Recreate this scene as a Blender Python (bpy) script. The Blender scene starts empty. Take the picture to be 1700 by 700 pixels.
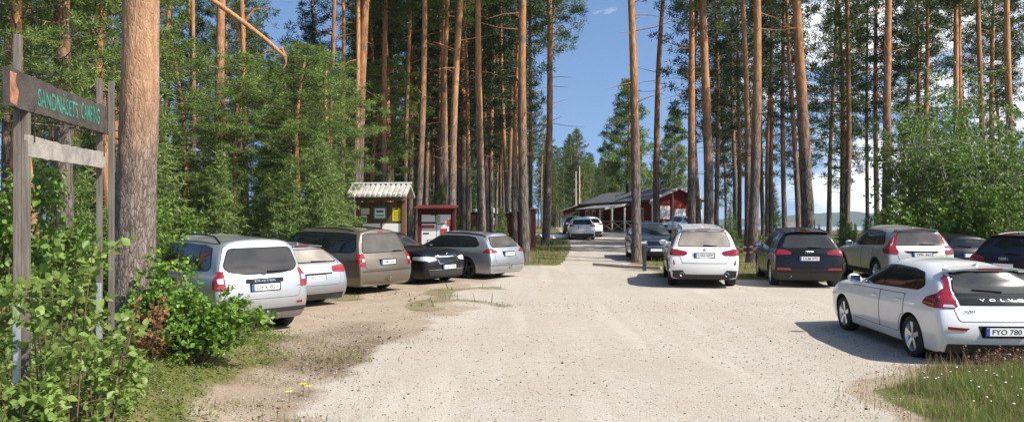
import bpy, bmesh, math, random
import numpy as np
from mathutils import Vector, Matrix, noise
from mathutils.bvhtree import BVHTree
from mathutils.geometry import delaunay_2d_cdt
R = math.radians
SC = bpy.context.scene
COL = SC.collection
random.seed(7)
RNG = np.random.default_rng(11)

# ------------------------------------------------------------ camera, sky, sun, exposure
CH, F, HY = 2.0, 1309.0, 372.0          # camera height, focal length in photo pixels, horizon row
cam_d = bpy.data.cameras.new('camera')
cam = bpy.data.objects.new('camera', cam_d); COL.objects.link(cam)
cam.location = (0, 0, CH); cam.rotation_euler = (R(90), 0, 0)
cam_d.sensor_width = 36; cam_d.lens = 36 * F / 1700
cam_d.shift_y = (HY - 350) / 1700
cam_d.clip_start = .1; cam_d.clip_end = 20000
SC.camera = cam
SUN_AZ = math.atan2(.87, -.50)           # where the sun stands: to the right and behind the camera (x, y)
SUN_EL = R(46)
world = bpy.data.worlds.new('World'); SC.world = world; world.use_nodes = True
wt = world.node_tree; wt.nodes.clear()
def wn(t, **k):
    n = wt.nodes.new(t)
    for a, v in k.items(): setattr(n, a, v)
    return n
sky = wn('ShaderNodeTexSky', sky_type='NISHITA', sun_disc=False)
sky.sun_elevation = SUN_EL; sky.sun_rotation = SUN_AZ; sky.air_density = 1.1; sky.dust_density = .3; sky.ozone_density = 1.6
bg = wn('ShaderNodeBackground'); bg.inputs[1].default_value = .092
tc = wn('ShaderNodeTexCoord'); mp = wn('ShaderNodeMapping'); mp.inputs['Scale'].default_value = (1.0, 1.0, 2.6)
n1 = wn('ShaderNodeTexNoise'); n1.inputs['Scale'].default_value = 5.0; n1.inputs['Detail'].default_value = 9; n1.inputs['Roughness'].default_value = .58
sep = wn('ShaderNodeSeparateXYZ')
mr = wn('ShaderNodeMapRange'); mr.inputs['From Min'].default_value = .16; mr.inputs['From Max'].default_value = .42; mr.inputs['To Min'].default_value = -.17; mr.inputs['To Max'].default_value = .1
ad = wn('ShaderNodeMath', operation='ADD')
rp = wn('ShaderNodeValToRGB'); rp.color_ramp.elements[0].position = .50; rp.color_ramp.elements[1].position = .64
mx = wn('ShaderNodeMixRGB'); mx.inputs[2].default_value = (10.5, 10.8, 11.3, 1)
wo = wn('ShaderNodeOutputWorld')
L_ = wt.links.new
L_(tc.outputs['Generated'], mp.inputs[0]); L_(mp.outputs[0], n1.inputs[0]); L_(tc.outputs['Generated'], sep.inputs[0])
L_(sep.outputs[0], mr.inputs['Value']); L_(n1.outputs[0], ad.inputs[0]); L_(mr.outputs[0], ad.inputs[1]); L_(ad.outputs[0], rp.inputs[0])
lift = wn('ShaderNodeVectorMath', operation='ADD'); lift.inputs[1].default_value = (0, 0, .20); nrm = wn('ShaderNodeVectorMath', operation='NORMALIZE'); L_(tc.outputs['Generated'], lift.inputs[0]); L_(lift.outputs[0], nrm.inputs[0]); L_(nrm.outputs[0], sky.inputs[0])
L_(rp.outputs[0], mx.inputs[0]); tint = wn('ShaderNodeMixRGB', blend_type='MULTIPLY'); tint.inputs[0].default_value = 1; tint.inputs[2].default_value = (.92, 1.06, 1.2, 1); L_(sky.outputs[0], tint.inputs[1]); L_(tint.outputs[0], mx.inputs[1]); L_(mx.outputs[0], bg.inputs[0]); L_(bg.outputs[0], wo.inputs[0])
sun_d = bpy.data.lights.new('sun', 'SUN'); sun_d.energy = 4.8; sun_d.angle = R(.5); sun_d.color = (1, .945, .86)
sun = bpy.data.objects.new('sun', sun_d); COL.objects.link(sun)
sd = Vector((.87 * math.cos(SUN_EL), -.50 * math.cos(SUN_EL), math.sin(SUN_EL))).normalized()
sun.rotation_euler = sd.to_track_quat('Z', 'Y').to_euler(); sun.location = (30, -20, 40)
SC.view_settings.view_transform = 'Standard'; SC.view_settings.look = 'None'
SC.view_settings.gamma = 1; SC.view_settings.use_curve_mapping = False
SC.view_settings.exposure = 0.68
SC.cycles.max_bounces = 6; SC.cycles.transparent_max_bounces = 8; SC.cycles.diffuse_bounces = 3; SC.cycles.glossy_bounces = 3

# ------------------------------------------------------------ helpers
def tag(o, label=None, cat=None, group=None, kind=None):
    if label: o['label'] = label
    if cat: o['category'] = cat
    if group: o['group'] = group
    if kind: o['kind'] = kind
    return o
def empty(name, loc=(0, 0, 0), rz=0, parent=None):
    o = bpy.data.objects.new(name, None); COL.objects.link(o); o.location = loc; o.rotation_euler = (0, 0, rz)
    o.empty_display_size = .2
    if parent: o.parent = parent
    return o
def mesh_np(name, verts, faces, mat, parent=None, smooth=False, var=None, mats=None, mi=None, link=True):
    """faces: one (n,k) array or a list of such arrays"""
    if not isinstance(faces, (list, tuple)): faces = [faces]
    faces = [np.asarray(f, dtype=np.int32) for f in faces if len(f)]
    me = bpy.data.meshes.new(name)
    verts = np.asarray(verts, dtype=np.float32)
    me.vertices.add(len(verts)); me.vertices.foreach_set('co', verts.ravel())
    li = np.concatenate([f.ravel() for f in faces]); tot = np.concatenate([np.full(len(f), f.shape[1], dtype=np.int32) for f in faces])
    st = np.concatenate([[0], np.cumsum(tot)[:-1]]).astype(np.int32)
    me.loops.add(len(li)); me.loops.foreach_set('vertex_index', li)
    me.polygons.add(len(tot)); me.polygons.foreach_set('loop_start', st)
    if smooth: me.polygons.foreach_set('use_smooth', np.ones(len(tot), dtype=bool))
    if var is not None:
        a = me.attributes.new('var', 'FLOAT', 'POINT'); a.data.foreach_set('value', np.asarray(var, dtype=np.float32))
    for m in (mats or [mat]): me.materials.append(m)
    if mi is not None: me.polygons.foreach_set('material_index', np.asarray(mi, dtype=np.int32))
    me.update(calc_edges=True); me.validate()
    o = bpy.data.objects.new(name, me)
    if link: COL.objects.link(o)
    if parent: o.parent = parent
    return o
class MB:
    """collects boxes, tubes and polygons into ONE mesh"""
    def __init__(s): s.v = []; s.f = []; s.m = []; s.mi = 0
    def add(s, vs, fs):
        b = len(s.v); s.v += [tuple(v) for v in vs]; s.f += [tuple(i + b for i in f) for f in fs]; s.m += [s.mi] * len(fs); return s
    def box(s, c, d, rot=None, bev=0):
        hx, hy, hz = d[0] / 2, d[1] / 2, d[2] / 2
        if bev:
            bm = bmesh.new(); bmesh.ops.create_cube(bm, size=1); bmesh.ops.scale(bm, vec=d, verts=bm.verts)
            bmesh.ops.bevel(bm, geom=bm.edges[:], offset=bev, segments=2, profile=.7, affect='EDGES')
            vs = [v.co.copy() for v in bm.verts]; bm.verts.index_update(); fs = [tuple(v.index for v in f.verts) for f in bm.faces]; bm.free()
        else:
            vs = [Vector((x, y, z)) for x in (-hx, hx) for y in (-hy, hy) for z in (-hz, hz)]
            fs = [(0, 1, 3, 2), (4, 6, 7, 5), (0, 4, 5, 1), (2, 3, 7, 6), (0, 2, 6, 4), (1, 5, 7, 3)]
        if rot is not None: vs = [rot @ v for v in vs]
        return s.add([v + Vector(c) for v in vs], fs)
    def beam(s, a, b, w, h, roll=0, bev=0):
        a, b = Vector(a), Vector(b); d = b - a
        q = d.to_track_quat('Y', 'Z').to_matrix() @ Matrix.Rotation(roll, 3, 'Y')
        return s.box((a + b) / 2, (w, d.length, h), q, bev)
    def tube(s, pts, rad, n=8, cap=True):
        pts = [Vector(p) for p in pts]; rad = rad if hasattr(rad, '__len__') else [rad] * len(pts)
        rings = []
        for i, p in enumerate(pts):
            d = (pts[min(i + 1, len(pts) - 1)] - pts[max(i - 1, 0)]).normalized()
            q = d.to_track_quat('Z', 'Y').to_matrix()
            rings.append([p + q @ Vector((math.cos(2 * math.pi * k / n) * rad[i], math.sin(2 * math.pi * k / n) * rad[i], 0)) for k in range(n)])
        vs = [v for r in rings for v in r]; fs = []
        for i in range(len(pts) - 1):
            for k in range(n): fs.append((i * n + k, i * n + (k + 1) % n, (i + 1) * n + (k + 1) % n, (i + 1) * n + k))
        if cap: fs.append(tuple(reversed(range(n)))); fs.append(tuple(range((len(pts) - 1) * n, len(pts) * n)))
        return s.add(vs, fs)
    def lathe(s, prof, c, axis='Z', n=24):
        """prof: (radius, along) pairs"""
        vs = []
        for r, a in prof:
            for k in range(n):
                t = 2 * math.pi * k / n; x, y = r * math.cos(t), r * math.sin(t)
                vs.append(Vector((a, x, y)) if axis == 'X' else Vector((x, a, y)) if axis == 'Y' else Vector((x, y, a)))
        fs = []
        for i in range(len(prof) - 1):
            for k in range(n): fs.append((i * n + k, i * n + (k + 1) % n, (i + 1) * n + (k + 1) % n, (i + 1) * n + k))
        return s.add([v + Vector(c) for v in vs], fs)
    def prism(s, poly, t0, t1, frame=None):
        """poly in the local XZ plane, thickness along Y from t0 to t1"""
        n = len(poly); vs = [Vector((x, t0, z)) for x, z in poly] + [Vector((x, t1, z)) for x, z in poly]
        if frame is not None: vs = [frame @ v for v in vs]
        return s.add(vs, [tuple(range(n)), tuple(reversed(range(n, 2 * n)))] + [(i, i + n, (i + 1) % n + n, (i + 1) % n) for i in range(n)])
    def build(s, name, mat, parent=None, smooth=False, fix=True):
        me = bpy.data.meshes.new(name); me.from_pydata(s.v, [], s.f)
        for m in (mat if isinstance(mat, list) else [mat]): me.materials.append(m)
        if isinstance(mat, list): me.polygons.foreach_set('material_index', s.m)
        if fix:
            bm = bmesh.new(); bm.from_mesh(me); bmesh.ops.recalc_face_normals(bm, faces=bm.faces); bm.to_mesh(me); bm.free()
        if smooth:
            me.polygons.foreach_set('use_smooth', [True] * len(me.polygons))
            me.set_sharp_from_angle(angle=R(40))
        o = bpy.data.objects.new(name, me); COL.objects.link(o)
        if parent: o.parent = parent
        return o
def sstep(a, b, x):
    t = min(1, max(0, (x - a) / (b - a))); return t * t * (3 - 2 * t)
def ground_z(x, y):
    z = .02 * max(0, min(y, 84) - 12)
    z += .38 * sstep(-3.0, -4.6, x) * (1 - sstep(11.5, 14.5, y))
    z -= 7.5 * sstep(12, 24, x - .10 * y) * sstep(82, 125, y)
    if y > 130 : z += .0 
    return z
def P(px, py, Y):
    """the point seen at photo pixel (px, py) at distance Y"""
    return Vector(((px - 850) / F * Y, Y, CH + (HY - py) / F * Y))
def GX(px, Y):
    x = (px - 850) / F * Y; return Vector((x, Y, ground_z(x, Y)))

# ------------------------------------------------------------ materials
def mat(name, col, rough=.6, metal=0, spec=.5, coat=0, build=None, trans=0, bump=0, bscale=20, var=0, nscale=5):
    m = bpy.data.materials.new(name); m.use_nodes = True; t = m.node_tree; b = t.nodes['Principled BSDF']
    b.inputs['Base Color'].default_value = (*col, 1); b.inputs['Roughness'].default_value = rough; b.inputs['Metallic'].default_value = metal
    b.inputs['Specular IOR Level'].default_value = spec; b.inputs['Coat Weight'].default_value = coat; b.inputs['Coat Roughness'].default_value = .06
    if var:
        tx = t.nodes.new('ShaderNodeTexCoord'); n = t.nodes.new('ShaderNodeTexNoise'); n.inputs['Scale'].default_value = nscale; n.inputs['Detail'].default_value = 5
        r = t.nodes.new('ShaderNodeValToRGB'); r.color_ramp.elements[0].position = .3; r.color_ramp.elements[1].position = .7
        r.color_ramp.elements[0].color = (*[c * (1 - var) for c in col], 1); r.color_ramp.elements[1].color = (*[min(1, c * (1 + var)) for c in col], 1)
        t.links.new(tx.outputs['Object'], n.inputs[0]); t.links.new(n.outputs[0], r.inputs[0]); t.links.new(r.outputs[0], b.inputs['Base Color'])
    if bump:
        tx = t.nodes.new('ShaderNodeTexCoord'); n = t.nodes.new('ShaderNodeTexNoise'); n.inputs['Scale'].default_value = bscale; n.inputs['Detail'].default_value = 6
        u = t.nodes.new('ShaderNodeBump'); u.inputs['Strength'].default_value = bump; u.inputs['Distance'].default_value = .02
        t.links.new(tx.outputs['Object'], n.inputs[0]); t.links.new(n.outputs[0], u.inputs['Height']); t.links.new(u.outputs[0], b.inputs['Normal'])
    return m
def paint(name, col, metal=0, rough=.3, dust=.25):
    """car paint: lacquer over the colour, with a film of road dust towards the sills"""
    m = mat(name, col, rough, metal, .5, coat=1); t = m.node_tree; b = t.nodes['Principled BSDF']
    tx = t.nodes.new('ShaderNodeTexCoord'); s = t.nodes.new('ShaderNodeSeparateXYZ'); n = t.nodes.new('ShaderNodeTexNoise'); n.inputs['Scale'].default_value = 3.5; n.inputs['Detail'].default_value = 7
    a = t.nodes.new('ShaderNodeMapRange'); a.inputs['From Min'].default_value = .9; a.inputs['From Max'].default_value = .2; a.inputs['To Min'].default_value = 0; a.inputs['To Max'].default_value = 1.0
    k = t.nodes.new('ShaderNodeMath'); k.operation = 'MULTIPLY'; k2 = t.nodes.new('ShaderNodeMath'); k2.operation = 'MULTIPLY'; k2.inputs[1].default_value = dust * 1.7
    x = t.nodes.new('ShaderNodeMixRGB'); x.inputs[1].default_value = (*col, 1); x.inputs[2].default_value = (.33, .29, .23, 1)
    t.links.new(tx.outputs['Object'], s.inputs[0]); t.links.new(s.outputs[2], a.inputs['Value']); t.links.new(tx.outputs['Object'], n.inputs[0])
    t.links.new(a.outputs[0], k.inputs[0]); t.links.new(n.outputs[0], k.inputs[1]); t.links.new(k.outputs[0], k2.inputs[0]); t.links.new(k2.outputs[0], x.inputs[0]); t.links.new(x.outputs[0], b.inputs['Base Color'])
    r = t.nodes.new('ShaderNodeMapRange'); r.inputs['To Min'].default_value = rough; r.inputs['To Max'].default_value = min(1, rough + .25); t.links.new(n.outputs[0], r.inputs['Value']); t.links.new(r.outputs[0], b.inputs['Roughness'])
    return m
def dusty_glass(name, dust):
    """rear window glass under a film of dried dust, wiped clear in patches"""
    m = mat(name, (.012, .014, .016), .05, 0, .6); t = m.node_tree; b = t.nodes['Principled BSDF']
    tx = t.nodes.new('ShaderNodeTexCoord'); n = t.nodes.new('ShaderNodeTexNoise'); n.inputs['Scale'].default_value = 2.6; n.inputs['Detail'].default_value = 6
    r = t.nodes.new('ShaderNodeMapRange'); r.inputs['From Min'].default_value = .3; r.inputs['From Max'].default_value = .7; r.inputs['To Min'].default_value = dust * .65; r.inputs['To Max'].default_value = min(1, dust * 1.2)
    x = t.nodes.new('ShaderNodeMixRGB'); x.inputs[1].default_value = (.012, .014, .016, 1); x.inputs[2].default_value = (.36, .31, .25, 1)
    q = t.nodes.new('ShaderNodeMapRange'); q.inputs['To Min'].default_value = .06; q.inputs['To Max'].default_value = .6
    t.links.new(tx.outputs['Object'], n.inputs[0]); t.links.new(n.outputs[0], r.inputs['Value']); t.links.new(r.outputs[0], x.inputs[0]); t.links.new(x.outputs[0], b.inputs['Base Color'])
    t.links.new(r.outputs[0], q.inputs['Value']); t.links.new(q.outputs[0], b.inputs['Roughness'])
    return m
M = {}
M['glass'] = mat('dark_glass', (.012, .015, .018), .04, 0, .6)
M['glass_dusty'] = dusty_glass('dusty_glass', .22)
M['glass_hazed'] = dusty_glass('hazed_glass', .14)
M['glass_clean'] = dusty_glass('lightly_dusted_glass', .09)
M['glass_beige'] = dusty_glass('dust_covered_glass', .8)
M['windscreen'] = mat('windscreen_glass', (.03, .04, .045), .03, 0, .8)
M['trim'] = mat('black_trim', (.012, .012, .013), .12, 0, .5)
M['plastic'] = mat('black_plastic', (.035, .035, .036), .6, 0, .4, bump=.15, bscale=60)
M['gap'] = mat('panel_gap', (.006, .006, .006), .8)
M['tyre'] = mat('tyre_rubber', (.028, .027, .026), .8, 0, .3, var=.4, nscale=9)
M['rim'] = mat('alloy', (.62, .63, .65), .28, .9)
M['rim_dark'] = mat('dark_alloy', (.16, .16, .17), .3, .8)
M['red'] = mat('red_lens', (.24, .006, .009), .12, 0, .6, coat=1)
M['clear'] = mat('clear_lens', (.62, .62, .62), .1, .3, .6, coat=1)
M['chrome'] = mat('chrome', (.75, .76, .78), .12, 1)
M['plate'] = mat('plate_white', (.78, .78, .76), .4)
M['blue'] = mat('plate_blue', (.02, .08, .42), .4)
M['ink'] = mat('plate_ink', (.012, .012, .014), .5)
M['steel'] = mat('dull_steel', (.35, .35, .36), .45, .8)
M['dark'] = mat('matt_black', (.012, .012, .012), .8)
# ------------------------------------------------------------ ground, water, hills
def nz(x, y, s, o=0): return noise.noise(Vector((x * s + o, y * s - o, o * 1.7)))
def road_half(y):
    """left and right edge of the pale driven gravel at distance y"""
    l = [(-80, -4.5), (6, -2.0), (9, -1.9), (14, -1.5), (22, -.9), (33, 1.0), (45, 2.2), (60, 3.0), (75, 3.5), (90, 4), (400, 20)]
    r = [(-80, 9), (6, 3.2), (9.5, 4.3), (11.2, 5.6), (12.5, 17), (22.5, 19), (24.0, 9.5), (25.5, 4.7), (33, 4.9), (45, 7.2), (56, 8.5), (62, 12), (70, 13.5), (76, 9), (400, 28)]
    f = lambda t: np.interp(y, [a for a, b in t], [b for a, b in t])
    return float(f(l)), float(f(r))
def surf(x, y):
    """weights: grass, dirt (needles and dry earth) ; the rest is pale gravel"""
    l, r = road_half(y); n = nz(x, y, .45) * .9 + nz(x, y, 1.7, 9) * .35
    left_pad = sstep(-9.0, -7.6, x) * sstep(10.5, 12.5, y) * (1 - sstep(30, 33, y + x * .6)) if x < l + .8 else 0
    gr = 0; di = 0
    dl = l - x; dr = x - r
    if dl > -1.2:
        e = sstep(-.9, 1.6, dl + n * 1.3)
        if y < 13.4: # left bank
            gr = sstep(.4, 1.8, -2.4 - x + n * .8 + (y - 9) * -.12); di = e
        else:
            di = e; off = sstep(-7.5, -10, x + n) if y < 31 else 1
            gr = off * .8
            if 16.5 < y < 22.5: gr = max(gr, .55 * sstep(.1, .5, nz(x, y, .8, 3) + .35 - abs(y - 19.5) * .10 - abs(x + 2.2) * .09))
            if y > 33: gr = max(gr, sstep(.2, 1.4, dl + n * 1.2) * .75)
    if dr > -1.0:
        e = sstep(-.35, .55, dr + n * .6)
        if y < 12.4: gr = max(gr, sstep(-.3, .55, dr + n * .7)); di = max(di, sstep(-.9, .0, dr + n))
        else: gr = max(gr, e * (.95 if y > 60 else .85)); di = max(di, sstep(-.6, .3, dr + n))
    return gr, di
def axis(dense0, dense1, st, lo, hi, g=1.13):
    a = list(np.arange(dense0, dense1, st)); s = st; v = dense1
    while v < hi: a.append(v); s *= g; v += s
    a.append(hi); s = st; v = dense0; b = []
    while v > lo: s *= g; v -= s; b.append(max(v, lo))
    return np.array(sorted(set(b + a)))
gx = axis(-12, 19, .16, -5000, 5000); gy = axis(6, 36, .16, -400, 6500, 1.09)
GV = []; gw = []
for y in gy:
    for x in gx:
        near = abs(x) < 30 and 0 < y < 90; g, d = surf(x, y) if abs(x) < 200 and -60 < y < 400 else (.9, 1)
        z = ground_z(x, y)
        if near: z += nz(x, y, .35) * .02 + nz(x, y, 1.6) * .008 + g * .03 * (nz(x, y, 2.5, 4) + .4)
        GV.append((x, y, z)); li = max(sstep(0, 1, 1.25 - math.hypot((x + 2.3) / 2.3, (y - 11.6) / 3.2) + nz(x, y, .9, 6) * .9), 1 if (y > 31 or x < -8.5 or x > 9) else 0); gw.append((g, d, li))
nx, ny = len(gx), len(gy)
ii = np.arange(nx * ny).reshape(ny, nx); gf = np.stack([ii[:-1, :-1], ii[:-1, 1:], ii[1:, 1:], ii[1:, :-1]], -1).reshape(-1, 4)
def ground_mat():
    m = bpy.data.materials.new('gravel_and_turf'); m.use_nodes = True; t = m.node_tree; b = t.nodes['Principled BSDF']; b.inputs['Roughness'].default_value = .95; b.inputs['Specular IOR Level'].default_value = .15
    N = t.nodes.new; L = t.links.new
    tx = N('ShaderNodeTexCoord')
    def nse(sc, det=6, r=.6):
        n = N('ShaderNodeTexNoise'); n.inputs['Scale'].default_value = sc; n.inputs['Detail'].default_value = det; n.inputs['Roughness'].default_value = r; L(tx.outputs['Object'], n.inputs[0]); return n.outputs[0]
    def ramp(src, p0, c0, p1, c1):
        r = N('ShaderNodeValToRGB'); r.color_ramp.elements[0].position = p0; r.color_ramp.elements[1].position = p1; r.color_ramp.elements[0].color = (*c0, 1); r.color_ramp.elements[1].color = (*c1, 1); L(src, r.inputs[0]); return r.outputs[0]
    def mix(f, a, c, mode='MIX'):
        x = N('ShaderNodeMixRGB'); x.blend_type = mode
        if isinstance(f, float): x.inputs[0].default_value = f
        else: L(f, x.inputs[0])
        for s, v in ((1, a), (2, c)):
            if isinstance(v, tuple): x.inputs[s].default_value = (*v, 1)
            else: L(v, x.inputs[s])
        return x.outputs[0]
    def math_(op, a, c):
        x = N('ShaderNodeMath'); x.operation = op; x.use_clamp = True
        for s, v in ((0, a), (1, c)):
            if isinstance(v, float): x.inputs[s].default_value = v
            else: L(v, x.inputs[s])
        return x.outputs[0]
    at = N('ShaderNodeAttribute'); at.attribute_name = 'grass'; ad_ = N('ShaderNodeAttribute'); ad_.attribute_name = 'dirt'
    fine, med, big = nse(38, 5, .75), nse(6, 7, .65), nse(.5, 5, .6)
    grav = ramp(med, .25, (.37, .33, .275), .75, (.51, .47, .41))
    grav = mix(ramp(big, .35, (0, 0, 0), .65, (.5, .5, .5)), grav, (.36, .30, .24))
    mt = N('ShaderNodeMapping'); mt.inputs['Scale'].default_value = (1.15, .09, 1); mt.inputs['Rotation'].default_value = (0, 0, .04); L(tx.outputs['Object'], mt.inputs[0]); nt = N('ShaderNodeTexNoise'); nt.inputs['Scale'].default_value = 1.0; nt.inputs['Detail'].default_value = 4; L(mt.outputs[0], nt.inputs[0])
    grav = mix(ramp(nt.outputs[0], .40, (0, 0, 0), .50, (.3, .3, .3)), grav, (.35, .295, .235)); grav = mix(ramp(nt.outputs[0], .54, (0, 0, 0), .62, (.3, .3, .3)), grav, (.60, .555, .48))
    vo = N('ShaderNodeTexVoronoi'); vo.inputs['Scale'].default_value = 42; L(tx.outputs['Object'], vo.inputs[0])
    grav = mix(.20, grav, ramp(vo.outputs['Color'], .2, (.30, .255, .21), .8, (.60, .54, .47)), 'MIX')
    grav = mix(ramp(fine, .28, (1, 1, 1), .40, (0, 0, 0)), grav, (.10, .075, .055))
    dirt = ramp(nse(14, 8, .75), .30, (.075, .05, .034), .72, (.29, .215, .155))
    al = N('ShaderNodeAttribute'); al.attribute_name = 'litter'
    dirt = mix(ramp(nse(2.2, 5), .42, (0, 0, 0), .62, (.7, .7, .7)), dirt, ramp(fine, .3, (.16, .12, .085), .7, (.33, .26, .20)))
    pale = mix(ramp(nse(1.6, 6), .42, (0, 0, 0), .64, (1, 1, 1)), ramp(nse(17, 7, .75), .28, (.24, .185, .13), .66, (.44, .365, .28)), ramp(fine, .3, (.20, .145, .10), .7, (.40, .31, .235)))
    dirt = mix(al.outputs['Fac'], pale, dirt)
    turf = ramp(nse(9, 8, .75), .32, (.045, .06, .014), .70, (.17, .17, .055))
    turf = mix(ramp(nse(1.1, 5), .45, (0, 0, 0), .6, (.8, .8, .8)), turf, (.20, .155, .085))
    brk = math_('SUBTRACT', nse(5, 7, .7), .5); 
    def soft(a):
        s = N('ShaderNodeMath'); s.operation = 'MULTIPLY_ADD'; L(nse(4.5, 8, .75), s.inputs[0]); s.inputs[1].default_value = 1.5; q = N('ShaderNodeMath'); q.operation = 'SUBTRACT'; L(a, q.inputs[0]); q.inputs[1].default_value = .75; L(q.outputs[0], s.inputs[2])
        r = N('ShaderNodeMapRange'); r.inputs['From Min'].default_value = .38; r.inputs['From Max'].default_value = .62; L(s.outputs[0], r.inputs['Value']); return r.outputs[0]
    def edge(src):
        q = N('ShaderNodeMath'); q.operation = 'MULTIPLY_ADD'; L(src, q.inputs[0]); q.inputs[1].default_value = 2.0; q.inputs[2].default_value = -1.0
        s = N('ShaderNodeMath'); s.operation = 'ADD'; L(q.outputs[0], s.inputs[0]); L(nse(4.5, 8, .75), s.inputs[1])
        r = N('ShaderNodeMapRange'); r.inputs['From Min'].default_value = .30; r.inputs['From Max'].default_value = .75; L(s.outputs[0], r.inputs['Value']); return r.outputs[0]
    c = mix(edge(ad_.outputs['Fac']), grav, dirt); c = mix(edge(at.outputs['Fac']), c, turf)
    L(c, b.inputs['Base Color'])
    u = N('ShaderNodeBump'); u.inputs['Strength'].default_value = .5; u.inputs['Distance'].default_value = .03
    h = N('ShaderNodeMath'); h.operation = 'ADD'; L(fine, h.inputs[0]); L(vo.outputs['Distance'], h.inputs[1]); L(h.outputs[0], u.inputs['Height']); L(u.outputs[0], b.inputs['Normal'])
    return m
g = mesh_np('ground', GV, gf, ground_mat(), smooth=True); tag(g, kind='structure')
gw = np.array(gw, dtype=np.float32)
for k, nm in enumerate(('grass', 'dirt', 'litter')):
    a = g.data.attributes.new(nm, 'FLOAT', 'POINT'); a.data.foreach_set('value', gw[:, k])
# lake: a wide sheet lower than the camp ground
def water_mat():
    m = mat('lake_water', (.02, .07, .15), .12, 0, .5); t = m.node_tree; b = t.nodes['Principled BSDF']
    n = t.nodes.new('ShaderNodeTexNoise'); n.inputs['Scale'].default_value = .35; n.inputs['Detail'].default_value = 6; tx = t.nodes.new('ShaderNodeTexCoord'); u = t.nodes.new('ShaderNodeBump'); u.inputs['Strength'].default_value = .6; u.inputs['Distance'].default_value = .5
    t.links.new(tx.outputs['Object'], n.inputs[0]); t.links.new(n.outputs[0], u.inputs['Height']); t.links.new(u.outputs[0], b.inputs['Normal']); return m
lake = mesh_np('lake_water', [(18, 60, -4.4), (4500, 60, -4.4), (4500, 6000, -4.4), (18, 6000, -4.4)], np.array([(0, 1, 2, 3)]), water_mat()); tag(lake, kind='structure')
# wooded hills across the lake
def hills(name, D, dep, prof, seed):
    vs = []; xs = np.linspace(prof[0][0], prof[-1][0], 240); rows = 10
    for r in range(rows):
        t = r / (rows - 1)
        for px in xs:
            hgt = np.interp(px, [a for a, b in prof], [b for a, b in prof]); Y = D + dep * t; X_ = (px - 850) / F * D * (1 + .15 * t)
            z = -5 + max(0, hgt + 5 + nz(px, r * 3, .06, seed) * hgt * .15 + nz(px * 3, r, .5, seed) * 4) * math.sin(min(1, t * 1.15) * math.pi / 2) ** .7
            vs.append((X_, Y, z))
    n = len(xs); q = np.arange(n * rows).reshape(rows, n); f = np.stack([q[:-1, :-1], q[:-1, 1:], q[1:, 1:], q[1:, :-1]], -1).reshape(-1, 4)
    o = mesh_np(name, vs, f, mat('far_forest', (.03, .055, .03), .9, var=.35, nscale=.02), smooth=True); tag(o, kind='structure')
hills('hills', 2600, 900, [(-300, 25), (900, 20), (1180, 20), (1300, 26), (1380, 40), (1430, 50), (1480, 54), (1600, 40), (1800, 60), (2600, 30)], 5)
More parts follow.
